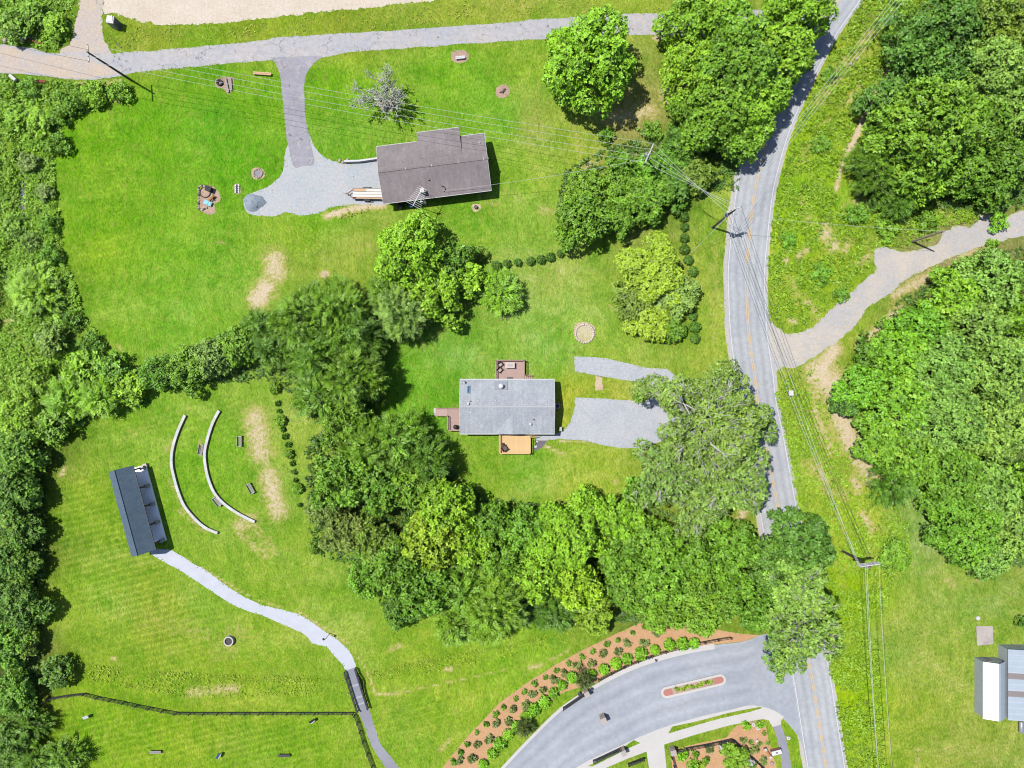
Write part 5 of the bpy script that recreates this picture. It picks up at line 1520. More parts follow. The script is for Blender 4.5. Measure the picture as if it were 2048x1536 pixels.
# satellite dish on the north west corner
dx, dy, _ = P(926, 764, 3.3)
e = empty("satellite_dish", (dx, dy, 2.8), "white satellite dish on the north west corner of the light roof", "satellite dish")
m = MB(); m.tube([(dx - .25, dy + .1, 2.72), (dx - .2, dy + .1, 3.1), (dx - .1, dy + .05, 3.25)], .04, 6); m.build("mount", M_GREYMETAL, e)
m = MB(); N = 16
c0 = Vector((dx, dy, 3.35)); axv = Vector((-.45, -.75, .5)).normalized(); s1 = axv.cross(Vector((0, 0, 1))).normalized(); s2 = s1.cross(axv)
vs = [c0 - axv * .08] + [c0 + (s1 * math.cos(2 * math.pi * k / N) * .42 + s2 * math.sin(2 * math.pi * k / N) * .46) for k in range(N)]
m.add(vs, [(0, 1 + k, 1 + (k + 1) % N) for k in range(N)]); m.build("reflector", M_SHINY, e, True)
m = MB(); m.bar(c0 - s2 * .44, c0 + axv * .45 - s2 * .1, .04, .04); m.build("arm", M_GREYMETAL, e)

def deck(name, label, x0, x1, y0, y1, z, along_x, mat, rmat, rails, bw=.14):
    """boards, rim, posts and rails; rails: list of ((x,y),(x,y))"""
    e = empty(name, ((x0 + x1) / 2, (y0 + y1) / 2, 0), label, "deck")
    proto_o = None
    n = int((y1 - y0) / (bw + .006)) if along_x else int((x1 - x0) / (bw + .006))
    for i in range(n):
        if along_x: c, sz = ((x0 + x1) / 2, y0 + (i + .5) * (y1 - y0) / n, z - .02), (x1 - x0, bw, .04)
        else: c, sz = (x0 + (i + .5) * (x1 - x0) / n, (y0 + y1) / 2, z - .02), (bw, y1 - y0, .04)
        if proto_o is None:
            m = MB(); m.box((0, 0, 0), sz); proto_o = m.build("board", mat, e, local=True); o = proto_o
        else:
            o = proto_o.copy(); link(o, e)
        o.location = (c[0] - e.location.x, c[1] - e.location.y, c[2] + random.uniform(-.003, .003))
    m = MB()
    for (a, b) in (((x0, y0), (x1, y0)), ((x0, y1), (x1, y1)), ((x0, y0), (x0, y1)), ((x1, y0), (x1, y1))):
        m.bar((a[0], a[1], z - .16), (b[0], b[1], z - .16), .05, .24)
    m.build("rim_joist", rmat, e)
    for px_ in (x0 + .1, x1 - .1):
        for py_ in (y0 + .1, y1 - .1):
            m = MB(); m.box((px_, py_, (z - .06) / 2), (.12, .12, z - .06)); m.build("post", rmat, e)
    for (a, b) in rails:
        m = MB(); m.bar((*a, z + .93), (*b, z + .93), .13, .045); m.build("handrail", rmat, e)
        m = MB(); m.bar((*a, z + .12), (*b, z + .12), .05, .06)
        L = math.dist(a, b); k = max(2, int(L / .15))
        for q in range(k + 1):
            t = q / k
            m.box((a[0] + (b[0] - a[0]) * t, a[1] + (b[1] - a[1]) * t, z + .5), (.035, .035, .84))
        m.build("balusters", rmat, e)["kind"] = "stuff"
        for t in (0, 1):
            m = MB(); m.box((a[0] + (b[0] - a[0]) * t, a[1] + (b[1] - a[1]) * t, z + .5), (.10, .10, 1.0)); m.build("rail_post", rmat, e)
    return e
def steps(e, x0, x1, y0, y1, z, n, dirn, mat):
    """treads going down along dirn (dx,dy) from height z"""
    for i in range(n):
        t0, t1 = i / n, (i + 1) / n - .02
        zz = z * (1 - (i + 1) / (n + 1))
        if dirn[0]:
            xa, xb = (x0 + (x1 - x0) * t0, x0 + (x1 - x0) * t1) if dirn[0] > 0 else (x1 - (x1 - x0) * t0, x1 - (x1 - x0) * t1)
            m = MB(); m.box(((xa + xb) / 2, (y0 + y1) / 2, zz), (abs(xb - xa), y1 - y0, .05))
        else:
            ya, yb = (y0 + (y1 - y0) * t0, y0 + (y1 - y0) * t1) if dirn[1] > 0 else (y1 - (y1 - y0) * t0, y1 - (y1 - y0) * t1)
            m = MB(); m.box(((x0 + x1) / 2, (ya + yb) / 2, zz), (x1 - x0, abs(yb - ya), .05))
        m.build("step", mat, e)
# north deck
X0, X1 = P(991, 0, .8)[0], P(1049, 0, .8)[0]; Y1 = P(0, 720, .8)[1]; Y0 = h2c[1] + 4.15
dn = deck("deck", "brown railed deck on the upper side of the light roofed house", X0, X1, Y0, Y1, .7, False, M_DECKB, M_DECKB2,
     [((X0 + .06, Y0 + .1), (X0 + .06, Y1 - .06)), ((X0 + .06, Y1 - .06), (X1 - .06, Y1 - .06)), ((X1 - .06, Y1 - .06), (X1 - .06, Y0 + 1.05))])
steps(dn, X1 + .03, X1 + 1.35, Y0 + .05, Y0 + .95, .7, 4, (1, 0), M_DECKB2)
m = MB(); m.bar((X1, Y0 + 1.0, 1.6), (X1 + 1.3, Y0 + 1.0, .95), .10, .05); m.build("stair_rail", M_DECKB2, dn)
# west deck with its ramp
X2, X3 = P(895, 0, .6)[0], h2c[0] - 7.4; Y3 = P(0, 816, .6)[1]; Y2 = P(0, 861, .6)[1]
dw = deck("deck", "brown deck with a ramp on the left side of the light roofed house", X2, X3, Y2, Y3, .55, False, M_DECKB, M_DECKB2,
     [((X2 + .06, Y2 + .06), (X2 + .06, Y3 - 1.35)), ((X2 + .06, Y2 + .06), (X3 - .3, Y2 + .06))])
XR = P(872, 0, .3)[0]
m = MB(); m.add([(XR, Y3 - 1.3, .22), (X2 - .03, Y3 - 1.3, .55), (X2 - .03, Y3, .55), (XR, Y3, .22), (XR, Y3 - 1.3, .0), (X2 - .03, Y3 - 1.3, .0), (X2 - .03, Y3, .0), (XR, Y3, .0)],
               [(0, 1, 2, 3), (0, 4, 5, 1), (3, 2, 6, 7), (0, 3, 7, 4)]); m.build("ramp", M_DECKB, dw)
for yy in (Y3 - .03, Y3 - 1.28):
    m = MB(); m.bar((XR, yy, .95), (X2 if yy < Y3 - .5 else X3, yy, 1.35), .10, .05); m.build("handrail", M_DECKB2, dw)
    for t in (0, .5, 1):
        m = MB(); m.box((XR + (X2 - XR) * t, yy, .55 + .2 * t), (.09, .09, .9)); m.build("rail_post", M_DECKB2, dw)
for i in range(4):
    m = MB(); m.box((XR - .22, Y3 - .18 - i * .31, .1), (.36, .26, .16)); m.build("paver", M_CONCW, dw)
# south deck
X4, X5 = P(998, 0, .7)[0], P(1061, 0, .7)[0]; Y5 = h2c[1] - 4.15; Y4 = P(0, 907, .7)[1]
ds = deck("deck", "new yellow pine deck on the lower side of the light roofed house", X4, X5, Y4, Y5, .6, True, M_DECKY, M_DECKY,
     [((X4 + .06, Y4 + .06), (X4 + .06, Y5 - .1)), ((X5 - .06, Y4 + .06), (X5 - .06, Y5 - 1.0)), ((X4 + .06, Y4 + .06), (X5 - .06, Y4 + .06))])
steps(ds, X5 + .03, X5 + 1.1, Y5 - .85, Y5 - .05, .6, 4, (1, 0), M_DECKY)
m = MB(); m.bar((X5, Y5 - .92, 1.5), (X5 + 1.15, Y5 - .92, .9), .10, .05); m.build("stair_rail", M_DECKY, ds)

def chair(name, x, y, z, rz, label, m_f, m_c, sc=1.0):
    e = empty(name, (x, y, z), label, "chair", None, rz)
    w = .72 * sc
    for sx in (-1, 1):
        for sy in (-1, 1):
            m = MB(); m.box((sx * w * .45, sy * w * .42, .2), (.06, .06, .4)); m.build("leg", m_f, e, local=True)
        m = MB(); m.box((sx * w * .48, 0, .60), (.11, w, .06)); m.build("armrest", m_f, e, local=True)
    m = MB(); m.box((0, 0, .40), (w * .95, w * .9, .08)); m.build("seat", m_f, e, local=True)
    m = MB(); m.box((0, -.02, .48), (w * .72, w * .7, .09)); m.build("cushion", m_c, e, local=True)
    m = MB(); m.box((0, w * .46, .68), (w * .95, .09, .62), 0, 1, Matrix.Rotation(-.2, 3, 'X')); m.build("backrest", m_f, e, local=True)
    return e
M_WICKER = pmat("dark_wicker", (70, 52, 50), .2, 8, .8)
M_CUSH = pmat("beige_cushion", (206, 186, 176), .08, 3, .9)
x, y, _ = P(1000.5, 729, 1.2); chair("patio_chair", x, y, .7, math.radians(40), "upper dark wicker chair on the upper deck", M_WICKER, M_CUSH)
x, y, _ = P(999.5, 740, 1.2); chair("patio_chair", x, y, .7, math.radians(48), "lower dark wicker chair on the upper deck", M_WICKER, M_CUSH)
x, y, _ = P(1009.5, 896.5, 1.1); chair("lounge_chair", x, y, .6, math.radians(125), "brown lounge chair in the corner of the pine deck", M_WICKER, pmat("brown_cushion", (128, 104, 104), .1, 3, .9), 1.25)
x, y, _ = P(1005, 888.5, 1.0)
e = empty("side_table", (x, y, .6), "small round dark side table on the pine deck", "table")
m = MB(); m.cyl((0, 0, .42), .26, .04, 14); m.build("table_top", M_WICKER, e, local=True)
for k in range(3):
    m = MB(); m.bar((.2 * math.cos(k * 2.09), .2 * math.sin(k * 2.09), 0), (.1 * math.cos(k * 2.09), .1 * math.sin(k * 2.09), .42), .03, .03); m.build("leg", M_BLACK, e, local=True)
x, y, _ = P(1020, 730.5, 1.4)
e = empty("patio_table", (x, y, .7), "pale rectangular table with a fire grate on the upper deck", "table")
m = MB(); m.box((0, 0, .68), (1.55, .95, .07)); m.build("table_top", pmat("pale_top", (232, 212, 206), .04, 2, .7), e, local=True)
m = MB(); m.box((0, 0, .725), (.9, .4, .02)); m.build("grate", pmat("grate", (190, 184, 190), .25, 12, .6), e, local=True)
m = MB(); m.box((0, 0, .33), (1.3, .75, .66)); m.build("base", M_WICKER, e, local=True)
x, y, _ = P(1020, 757, .8); m = MB(); m.box((x, y + .1, .715), (1.0, .3, .02)); tag(m.build("doormat", M_DARKMETAL), "dark doormat half under the eave of the upper deck", "mat")
x, y, _ = P(911, 854, 1.2)
e = empty("grill", (x, y, .55), "round black covered grill on the left deck", "grill")
m = MB(); m.tube([(0, 0, .45), (0, 0, .62), (0, 0, .85), (0, 0, .98)], [.28, .38, .34, .10], 14); m.build("kettle", M_BLACK, e, True, True)
for k in range(3):
    m = MB(); m.bar((.35 * math.cos(k * 2.09), .35 * math.sin(k * 2.09), 0), (.2 * math.cos(k * 2.09), .2 * math.sin(k * 2.09), .5), .035, .035); m.build("leg", M_DARKMETAL, e, local=True)
# air conditioner and heat pump
x, y, _ = P(1115, 812, .8)
e = empty("air_conditioner", (x, y, 0), "grey air conditioner with black fan at the right wall of the light house", "air conditioner")
m = MB(); m.box((x, y, .42), (.82, .82, .84)); m.build("case", M_GREYMETAL, e)
m = MB(); m.ring((x, y, .84), .30, .36, .03, 20); m.build("fan_ring", M_GREYMETAL, e)
m = MB(); m.cyl((x, y, .835), .30, .02, 20); fan = m.build("fan_well", M_BLACK, e)
for k in range(4):
    m = MB(); m.box((x + .13 * math.cos(k * 1.57), y + .13 * math.sin(k * 1.57), .862), (.24, .10, .01), k * 1.57); m.build("blade", M_DARKMETAL, fan)
x, y, _ = P(1121, 858, .8)
e = empty("utility_box", (x, y, 0), "pale grey meter cabinet at the lower right corner of the light house", "utility box")
m = MB(); m.box((x, y, .4), (.42, .62, .8)); m.build("case", M_GREYMETAL, e)
m = MB(); m.box((x, y, .82), (.48, .68, .05)); m.build("lid", M_GREYMETAL, e)
m = MB(); m.box((x - .22, y, .5), (.03, .4, .4)); m.build("panel", M_DARKMETAL, e)
# small things beside the pine deck
x, y, _ = P(1071, 893); m = MB(); m.box((x, y, .06), (.42, .34, .08), .2); tag(m.build("paving_slab", M_CONCW), "white slab on the dark walk beside the pine deck", "slab")
x, y, _ = P(1074, 883); m = MB(); m.box((x, y, .05), (.36, .2, .06), -.5); tag(m.build("paving_slab", M_CONCW), "small white slab near the pine deck steps", "slab")

# ------------------------------------------------------------------ long roofed pavilion
pa = math.atan2(-.965, .262)
pc = (-61.2, -20.45)
def Fp(u, v, z=0):                 # u along the ridge (down the picture), v to the east
    return (pc[0] + u * .262 + v * .965, pc[1] - u * .965 + v * .262, z)
pv = empty("pavilion", (pc[0], pc[1], 0), "long open pavilion with dark blue grey gable roof facing the seat walls", "pavilion")
M_ROOF3 = roofmat("slate_shingles", (100, 122, 142), (108, 130, 150), pa)
m = MB(); roof_slab(m, Fp, -7.05, 7.05, [(-2.08, 3.35), (-.22, 5.15), (1.95, 3.35)], .16); m.build("roof", M_ROOF3, pv)
m = MB()
for u in np.arange(-7.0, 6.9, .305): m.box(Fp(u + .15, -.22, 5.16), (.29, .24, .04), pa)
m.build("ridge_cap", M_ROOF3, pv)
for s in (-2.1, 1.97):
    m = MB(); m.bar(Fp(-7.05, s, 3.25), Fp(7.05, s, 3.25), .06, .18); m.build("fascia", M_DARKMETAL, pv)
m = MB(); poly = [Fp(-6.7, -1.75)[:2], Fp(6.3, -1.75)[:2], Fp(6.3, 2.35)[:2], Fp(-6.7, 2.35)[:2]]
m.prism(poly, 0, .32); m.build("floor_slab", pmat("white_slab", (.62, .62, .64), .05, 1, .8), pv)
m = MB(); m.bar(Fp(-6.6, -1.6, 1.76), Fp(6.2, -1.6, 1.76), .16, 2.86); m.build("back_wall", pmat("stage_wall", (206, 196, 190), .06, 1.5, .85), pv)
for i in range(5):
    u = -6.35 + i * 3.1
    m = MB(); m.box(Fp(u, 2.0, .72), (.55, .55, .8), pa); ba = m.build("column_base", pmat("pale_stone", (228, 216, 206), .12, 4, .9) if i == 0 else MATS["pale_stone"], pv)
    m = MB(); m.box(Fp(u, 2.0, 1.14), (.62, .62, .06), pa); m.build("cap", M_CONC, ba)
    m = MB(); m.box(Fp(u, 1.72, 2.2), (.26, .26, 2.1), pa); m.build("column", M_BROWNWALL, pv)
    m = MB(); m.bar(Fp(u, -1.5, 3.18), Fp(u, 1.9, 3.18), .2, .24); m.build("tie_beam", M_BROWNWALL, pv)
m = MB(); m.bar(Fp(-6.9, 1.72, 3.18), Fp(6.9, 1.72, 3.18), .22, .26); m.build("eave_beam", M_BROWNWALL, pv)
for i in range(4):
    u = -4.8 + i * 3.1
    m = MB(); m.box(Fp(u, .75, .335), (2.9, 3.1, .02), pa); m.build("floor_panel", pmat("stage_floor", (.68, .63, .62), .06, 1.5, .8) if i == 0 else MATS["stage_floor"], pv)
m = MB(); m.prism([Fp(-6.9, 2.0)[:2], Fp(-6.3, 2.0)[:2], Fp(-6.3, 2.6)[:2], Fp(-6.9, 2.6)[:2]], 0, .55); tag(m.build("stone_block", MATS["pale_stone"]), "pale stone block at the upper end of the pavilion", "block")

M_COPE = [pmat('coping_%s' % k, c, .07, 1.5, .85) for k, c in (('pale', (234, 233, 236)), ('warm', (226, 222, 220)), ('cool', (222, 225, 232)))]
# ------------------------------------------------------------------ seat walls and benches of the amphitheatre
for pts, lab in (([(372,830),(357,864),(347,898),(345,927),(350,953),(359,984),(372,1013),(396,1041),(417,1057),(437,1065)], "inner curved white seat wall, nearer the pavilion"),
                 ([(440,821),(427,846),(417,877),(411,906),(413,932),(419,958),(430,984),(448,1005),(476,1025),(511,1043)], "outer curved white seat wall, touching two benches")):
    path = smooth_path(PX(pts), .6)
    cut = len(path) // 2
    e = empty("seat_wall", (*path[cut], 0), lab, "seat wall")
    m = MB()
    L, R = offset_path(path, .19), offset_path(path, -.19)
    L2, R2 = offset_path(path, .225), offset_path(path, -.225)
    n = len(path)
    def wallpiece(l, r, z0, z1, nm, mt):
        n = len(l)
        m = MB()
        m.add([(x, y, z0) for x, y in l] + [(x, y, z0) for x, y in r] + [(x, y, z1) for x, y in l] + [(x, y, z1) for x, y in r],
              [f for i in range(n - 1) for f in ((2 * n + i, 3 * n + i, 3 * n + i + 1, 2 * n + i + 1), (i, 2 * n + i, 2 * n + i + 1, i + 1), (n + i + 1, 3 * n + i + 1, 3 * n + i, n + i))] + [(0, n, 3 * n, 2 * n), (n - 1, 3 * n - 1, 4 * n - 1, 2 * n - 1)])
        m.build(nm, mt, e)
    wallpiece(L, R, 0, .40, "wall", M_PAD)
    for i in range(0, n - 2, 2):                     # coping stones with open joints
        j = min(i + 2, n - 1)
        def cut(q):
            a_, b_ = Vector((*q[i], 0)), Vector((*q[j], 0)); d_ = (b_ - a_).normalized() * .012
            return [(a_.x + d_.x, a_.y + d_.y)] + [q[k] for k in range(i + 1, j)] + [(b_.x - d_.x, b_.y - d_.y)]
        wallpiece(cut(L2), cut(R2), .40, .47 + random.uniform(-.004, .004), "coping_stone", M_COPE[i // 2 % 3])
def bench(x, y, rz, label, L=1.75, seat=None, fr=None):
    e = empty("bench", (x, y, 0), label, "bench", "benches of the amphitheatre", rz)
    for sx in (-1, 1):
        m = MB(); m.box((sx * (L / 2 - .06), 0, .22), (.09, .55, .44)); m.build("leg", fr, e, local=True)
        m = MB(); m.box((sx * (L / 2 - .06), .02, .62), (.10, .6, .06)); m.build("armrest", fr, e, local=True)
    for k in range(4):
        m = MB(); m.box((0, -.22 + k * .13, .45), (L - .2, .11, .04)); m.build("slat", seat, e, local=True)
    for k in range(3):
        m = MB(); m.box((0, .30 + k * .03, .60 + k * .13), (L - .1, .04, .11)); m.build("back_slat", fr, e, local=True)
    return e
for a, b, rz, lab in ((405, 899, 80, "grey bench touching the middle of the outer seat wall"), (437, 1002, 128, "grey tilted bench touching the lower part of the outer seat wall"),
                      (482, 882, 90, "grey bench standing upright on the lawn beside the bald patch"), (504, 976, 118, "grey bench tilted on the lawn at the lower bald patch")):
    x, y, _ = P(a, b); bench(x, y, math.radians(rz), lab, 1.75, M_GREYWOOD, pmat("pale_bench_frame", (214, 210, 210), .08, 3, .8) if "pale_bench_frame" not in MATS else MATS["pale_bench_frame"])
# concrete well ring
x, y, _ = P(460, 1280)
e = empty("well_ring", (x, y, 0), "round concrete ring filled with dark gravel on the striped lawn", "well ring")
m = MB(); m.ring((x, y, 0), .62, .80, .7, 28); m.build("ring", M_CONC, e)
m = MB(); m.cyl((x, y, .1), .62, .35, 24); m.build("fill", pmat("dark_gravel", (96, 90, 90), .3, 6, .95, .6), e)
# lamp post bent over the path
x, y, _ = P(660, 1266)
e = empty("lamp_post", (x, y, 0), "thin black hooked lamp post beside the concrete path", "lamp post")
m = MB(); m.tube([(x, y, 0), (x, y, 2.6), (x - .1, y, 2.9), (x - .35, y - .05, 3.0)], .06, 6); m.build("post", M_BLACK, e)
m = MB(); m.tube([(x - .35, y - .05, 2.75), (x - .35, y - .05, 3.0)], [.20, .08], 10); m.build("lamp_shade", M_BLACK, e)

# ------------------------------------------------------------------ footbridge
A_, B_ = Vector(P(701.5, 1337.5)), Vector(P(727, 1417.5))
dv = (B_ - A_).normalized(); sv_ = Vector((-dv.y, dv.x, 0)); Lb = (B_ - A_).length
br = empty("footbridge", tuple((A_ + B_) / 2), "grey plank footbridge with black railings over the drainage swale", "footbridge")
ba = math.atan2(dv.y, dv.x)
M_PLANK = pmat("bridge_plank", (156, 160, 176), .1, 3, .85)
M_PLANKL = pmat("pale_plank", (190, 192, 204), .06, 3, .85)
npl = 24
for i in range(npl):
    c = A_ + dv * (Lb * (i + .5) / npl)
    m = MB(); m.box((c.x, c.y, .14 + .12 * math.sin(math.pi * (i + .5) / npl)), (Lb / npl - .012, 1.72, .06), ba); m.build("plank", M_PLANKL if i in (9, 16, 20) else M_PLANK, br)
for s in (-1, 1):
    m = MB(); m.bar(A_ + sv_ * s * .78 + Vector((0, 0, .02)), B_ + sv_ * s * .78 + Vector((0, 0, .02)), .14, .2); m.build("beam", M_BLACK, br)
    for k in range(7):
        c = A_ + dv * (Lb * k / 6) + sv_ * s * .92
        m = MB(); m.box((c.x, c.y, .6), (.09, .09, 1.2), ba); m.build("rail_post", M_BLACK, br)
    for z in (.45, .8, 1.2):
        m = MB(); m.bar(A_ + sv_ * s * .92 + Vector((0, 0, z)), B_ + sv_ * s * .92 + Vector((0, 0, z)), .08 if z < 1 else .13, .05 if z > 1 else .1); m.build("handrail" if z > 1 else "rail", M_BLACK, br)

# ------------------------------------------------------------------ board fences
def fence(name, label, pts, mat, h=1.25, nr=3, pw=.13, rw=.13):
    w = [Vector(P(a, b)) for a, b in pts]
    e = empty(name, tuple(w[0]), label, "fence")
    for p in w:
        m = MB(); m.box((p.x, p.y, h / 2 + .03), (pw, pw, h + .06)); m.build("post", mat, e)
    for i in range(len(w) - 1):
        d = (w[i + 1] - w[i]).normalized(); s = Vector((-d.y, d.x, 0)) * (pw / 2 + .02)
        for k in range(nr):
            z = h * (.94 - k * .8 / max(1, nr - 1) * .98) if nr > 1 else h * .9
            m = MB(); m.bar(w[i] + s + Vector((0, 0, z)), w[i + 1] + s + Vector((0, 0, z)), .04, rw); m.build("rail", mat, e)
    return e
M_FENCE = pmat("black_fence_board", (58, 60, 62), .18, 3, .75)
fl_pts = [(88,1550),(80,1522),(70,1494),(63,1466),(59,1440),(72,1416),(98,1396),(117,1393),(143,1389),(172,1386),(198,1393),(224,1398),(250,1403),(276,1409),(302,1414),(328,1419),(355,1424)] + [(383 + 27.6 * k, 1424.5) for k in range(12)] + [(708,1424.5)]
fence("ranch_fence", "long black board fence curving across the lower left lawn", fl_pts, M_FENCE, 1.2, 4)
fence("ranch_fence", "short black board fence running down beside the asphalt path", [(710,1428),(716,1443),(721,1460),(727,1481),(736,1505),(745,1530),(752,1552)], M_FENCE, 1.2, 4)
kf = [(1197,1358),(1222,1345),(1248,1332),(1275,1321),(1302,1311),(1330,1302),(1356,1295),(1382,1288),(1408,1283),(1434,1278),(1460,1274)]
fence("bed_fence", "black rail fence between the mulch bed and the entrance kerb", kf, M_FENCE, 1.15, 3)
fence("corner_fence", "black rail fence along the top of the corner bed", [(1351,1500),(1380,1494),(1408,1489),(1437,1483),(1463,1477)], M_FENCE, 1.15, 4)
fence("corner_fence", "black rail fence slanting down through the corner bed", [(1464,1478),(1482,1495),(1500,1512),(1520,1530),(1538,1550)], M_FENCE, 1.15, 4)
fence("corner_fence", "black rail fence running down from the low stone fence pillar", [(1342,1512),(1347,1530),(1352,1550)], M_FENCE, 1.15, 4)

def pillar(px_, py_, w, h, rz, label, mat=None):
    x, y, _ = P(px_, py_)
    mat = mat or M_STONE
    e = empty("stone_pillar", (x, y, 0), label, "pillar", None, rz)
    rnd = random.Random(int(px_))
    n = 4; rows_ = max(3, int(h / .27))
    m = MB(); m.box((0, 0, h / 2), (w - .06, w - .06, h)); m.build("core", M_PAD, e, local=True)
    for r in range(rows_):                     # coursed stones on four faces
        for fc in range(4):
            a = fc * math.pi / 2
            cut = [-.5] + sorted(rnd.uniform(-.28, .28) for _ in range(1)) + [.5]
            for j in range(len(cut) - 1):
                cu = (cut[j] + cut[j + 1]) / 2 * w; ln = (cut[j + 1] - cut[j]) * w - .02
                d = w / 2 - .02 + rnd.uniform(0, .02)
                m = MB(); m.box((cu * math.cos(a) - d * math.sin(a), cu * math.sin(a) + d * math.cos(a), (r + .5) * h / rows_), (ln, .06, h / rows_ - .02), a); m.build("stone", mat, e, local=True)
    m = MB(); m.box((0, 0, h + .05), (w + .12, w + .12, .10)); m.build("cap", M_PAD if mat is M_STONE else M_CONC, e, local=True)
    return e
pillar(1205, 1432, .85, 1.7, math.radians(25), "stone keypad pillar standing alone in the entrance road")
pillar(1172, 1380, .75, 1.7, math.radians(30), "stone gate pillar at the right end of the long black gate")
pillar(1245, 1497, .75, 1.5, math.radians(25), "stone gate pillar between the two lower black gates")
pillar(1343, 1496, .80, 1.6, math.radians(12), "stone fence pillar at the left corner of the corner bed")

def gate(a, b, h, label):
    A0, B0 = Vector(P(*a)), Vector(P(*b))
    e = empty("gate", tuple(A0), label, "gate")
    d = (B0 - A0).normalized(); s = Vector((-d.y, d.x, 0))
    for p in (A0, B0):
        m = MB(); m.box((p.x, p.y, h / 2 + .05), (.10, .10, h + .1)); m.build("stile", M_BLACK, e)
    for k in range(5):
        z = .15 + (h - .2) * k / 4
        m = MB(); m.bar(A0 + Vector((0, 0, z)), B0 + Vector((0, 0, z)), .06, .10); m.build("bar", M_BLACK, e)
    m = MB(); m.bar(A0 + s * .06 + Vector((0, 0, .15)), B0 + s * .06 + Vector((0, 0, h - .1)), .04, .06); m.build("brace", M_BLACK, e)
    m = MB(); m.tube([A0 + Vector((0, 0, 0)), A0 + d * .12 + Vector((0, 0, .12))], [.09, .05], 8); m.build("drop_foot", M_BLACK, e)
gate((1126, 1414), (1168, 1385), 1.35, "long open black gate along the upper kerb of the entrance")
gate((1186, 1520), (1241, 1494), 1.35, "open black gate along the lower sidewalk of the entrance")
gate((1256, 1526), (1287, 1514), 1.2, "short black gate below the lower sidewalk")
# gate opener box
x, y, _ = P(1158, 1385); e = empty("gate_operator", (x, y, 0), "grey gate operator box behind the upper stone gate pillar", "gate operator")
m = MB(); m.box((x, y, .35), (.45, .35, .7), .5); m.build("case", M_GREYMETAL, e); m = MB(); m.box((x, y, .72), (.5, .4, .05), .5); m.build("lid", M_DARKMETAL, e)
x, y, _ = P(1183, 1376); m = MB(); m.box((x, y, .3), (.3, .3, .6), .5, .9).box((x, y, .63), (.36, .36, .06), .5); tag(m.build("control_box", M_DARKMETAL), "dark control box right of the upper stone gate pillar", "control box")
# lamp globes along the kerb
for i, (a, b) in enumerate(((1296, 1314), (1310, 1318))):
    x, y, _ = P(a, b); e = empty("bollard_lamp", (x, y, 0), ("left" if i == 0 else "right") + " of two small black posts at the middle of the kerb", "bollard")
    m = MB(); m.cyl((x, y, 0), .06, .8, 8); m.build("post", M_BLACK, e); m = MB(); m.tube([(x, y, .8), (x, y, .88), (x, y, .98), (x, y, 1.02)], [.08, .14, .12, .03], 10); m.build("lamp", M_GREYMETAL if i == 0 else M_BLACK, e)
# urns, rocks and post box in the corner bed
for i, (a, b, lab) in enumerate(((1506, 1448, "white ring planter at the top of the corner bed"), (1515, 1455, "lower white ring planter in the corner bed"), (1576, 1475, "white ring marker on the grass right of the service path"))):
    x, y, _ = P(a, b); e = empty("ring_planter", (x, y, 0), lab, "planter")
    m = MB(); m.ring((x, y, 0), .16, .30, .3, 16); m.build("ring", M_SHINY, e); m = MB(); m.cyl((x, y, .02), .16, .2, 12); m.build("soil", M_MULCHD, e)
x, y, _ = P(1512, 1480); m = MB(); m.box((x, y, .2), (.5, .3, .4), .7, .85).box((x, y, .42), (.42, .24, .06), .7); tag(m.build("utility_marker", M_SHINY), "small white block marker in the curve of the corner bed", "marker")
x, y, _ = P(1553, 1505, .9)
e = empty("post_box", (x, y, 0), "brick post box stand with white top beside the service path", "post box")
m = MB(); m.box((x, y, .45), (1.5, .55, .9), math.radians(15)); m.build("stand", M_BRICK, e)
m = MB(); m.box((x, y, .95), (1.65, .70, .10), math.radians(15)); m.build("top", M_SHINY, e)
m = MB(); m.box((x, y, 1.04), (.34, .14, .08), math.radians(15)); m.build("slot", M_BLACK, e)
x, y, _ = P(1536, 1507, .6)
e = empty("low_wall", (x, y, 0), "low orange brick sign wall slanting beside the post box", "wall")
m = MB(); m.box((x, y, .3), (.35, 1.7, .6), math.radians(33)); m.build("wall", M_ORANGE, e)
for s in (-1, 1):
    m = MB(); m.box((x - math.sin(math.radians(33)) * s * .75, y + math.cos(math.radians(33)) * s * .75, .66), (.42, .42, .14), math.radians(33)); m.build("cap", M_CONC, e)
x, y, _ = P(1543, 1526); m = MB(); m.stone((x, y, 0), .38, random.Random(4)); tag(m.build("boulder", M_STONE), "pale boulder at the bottom edge below the post box", "boulder")

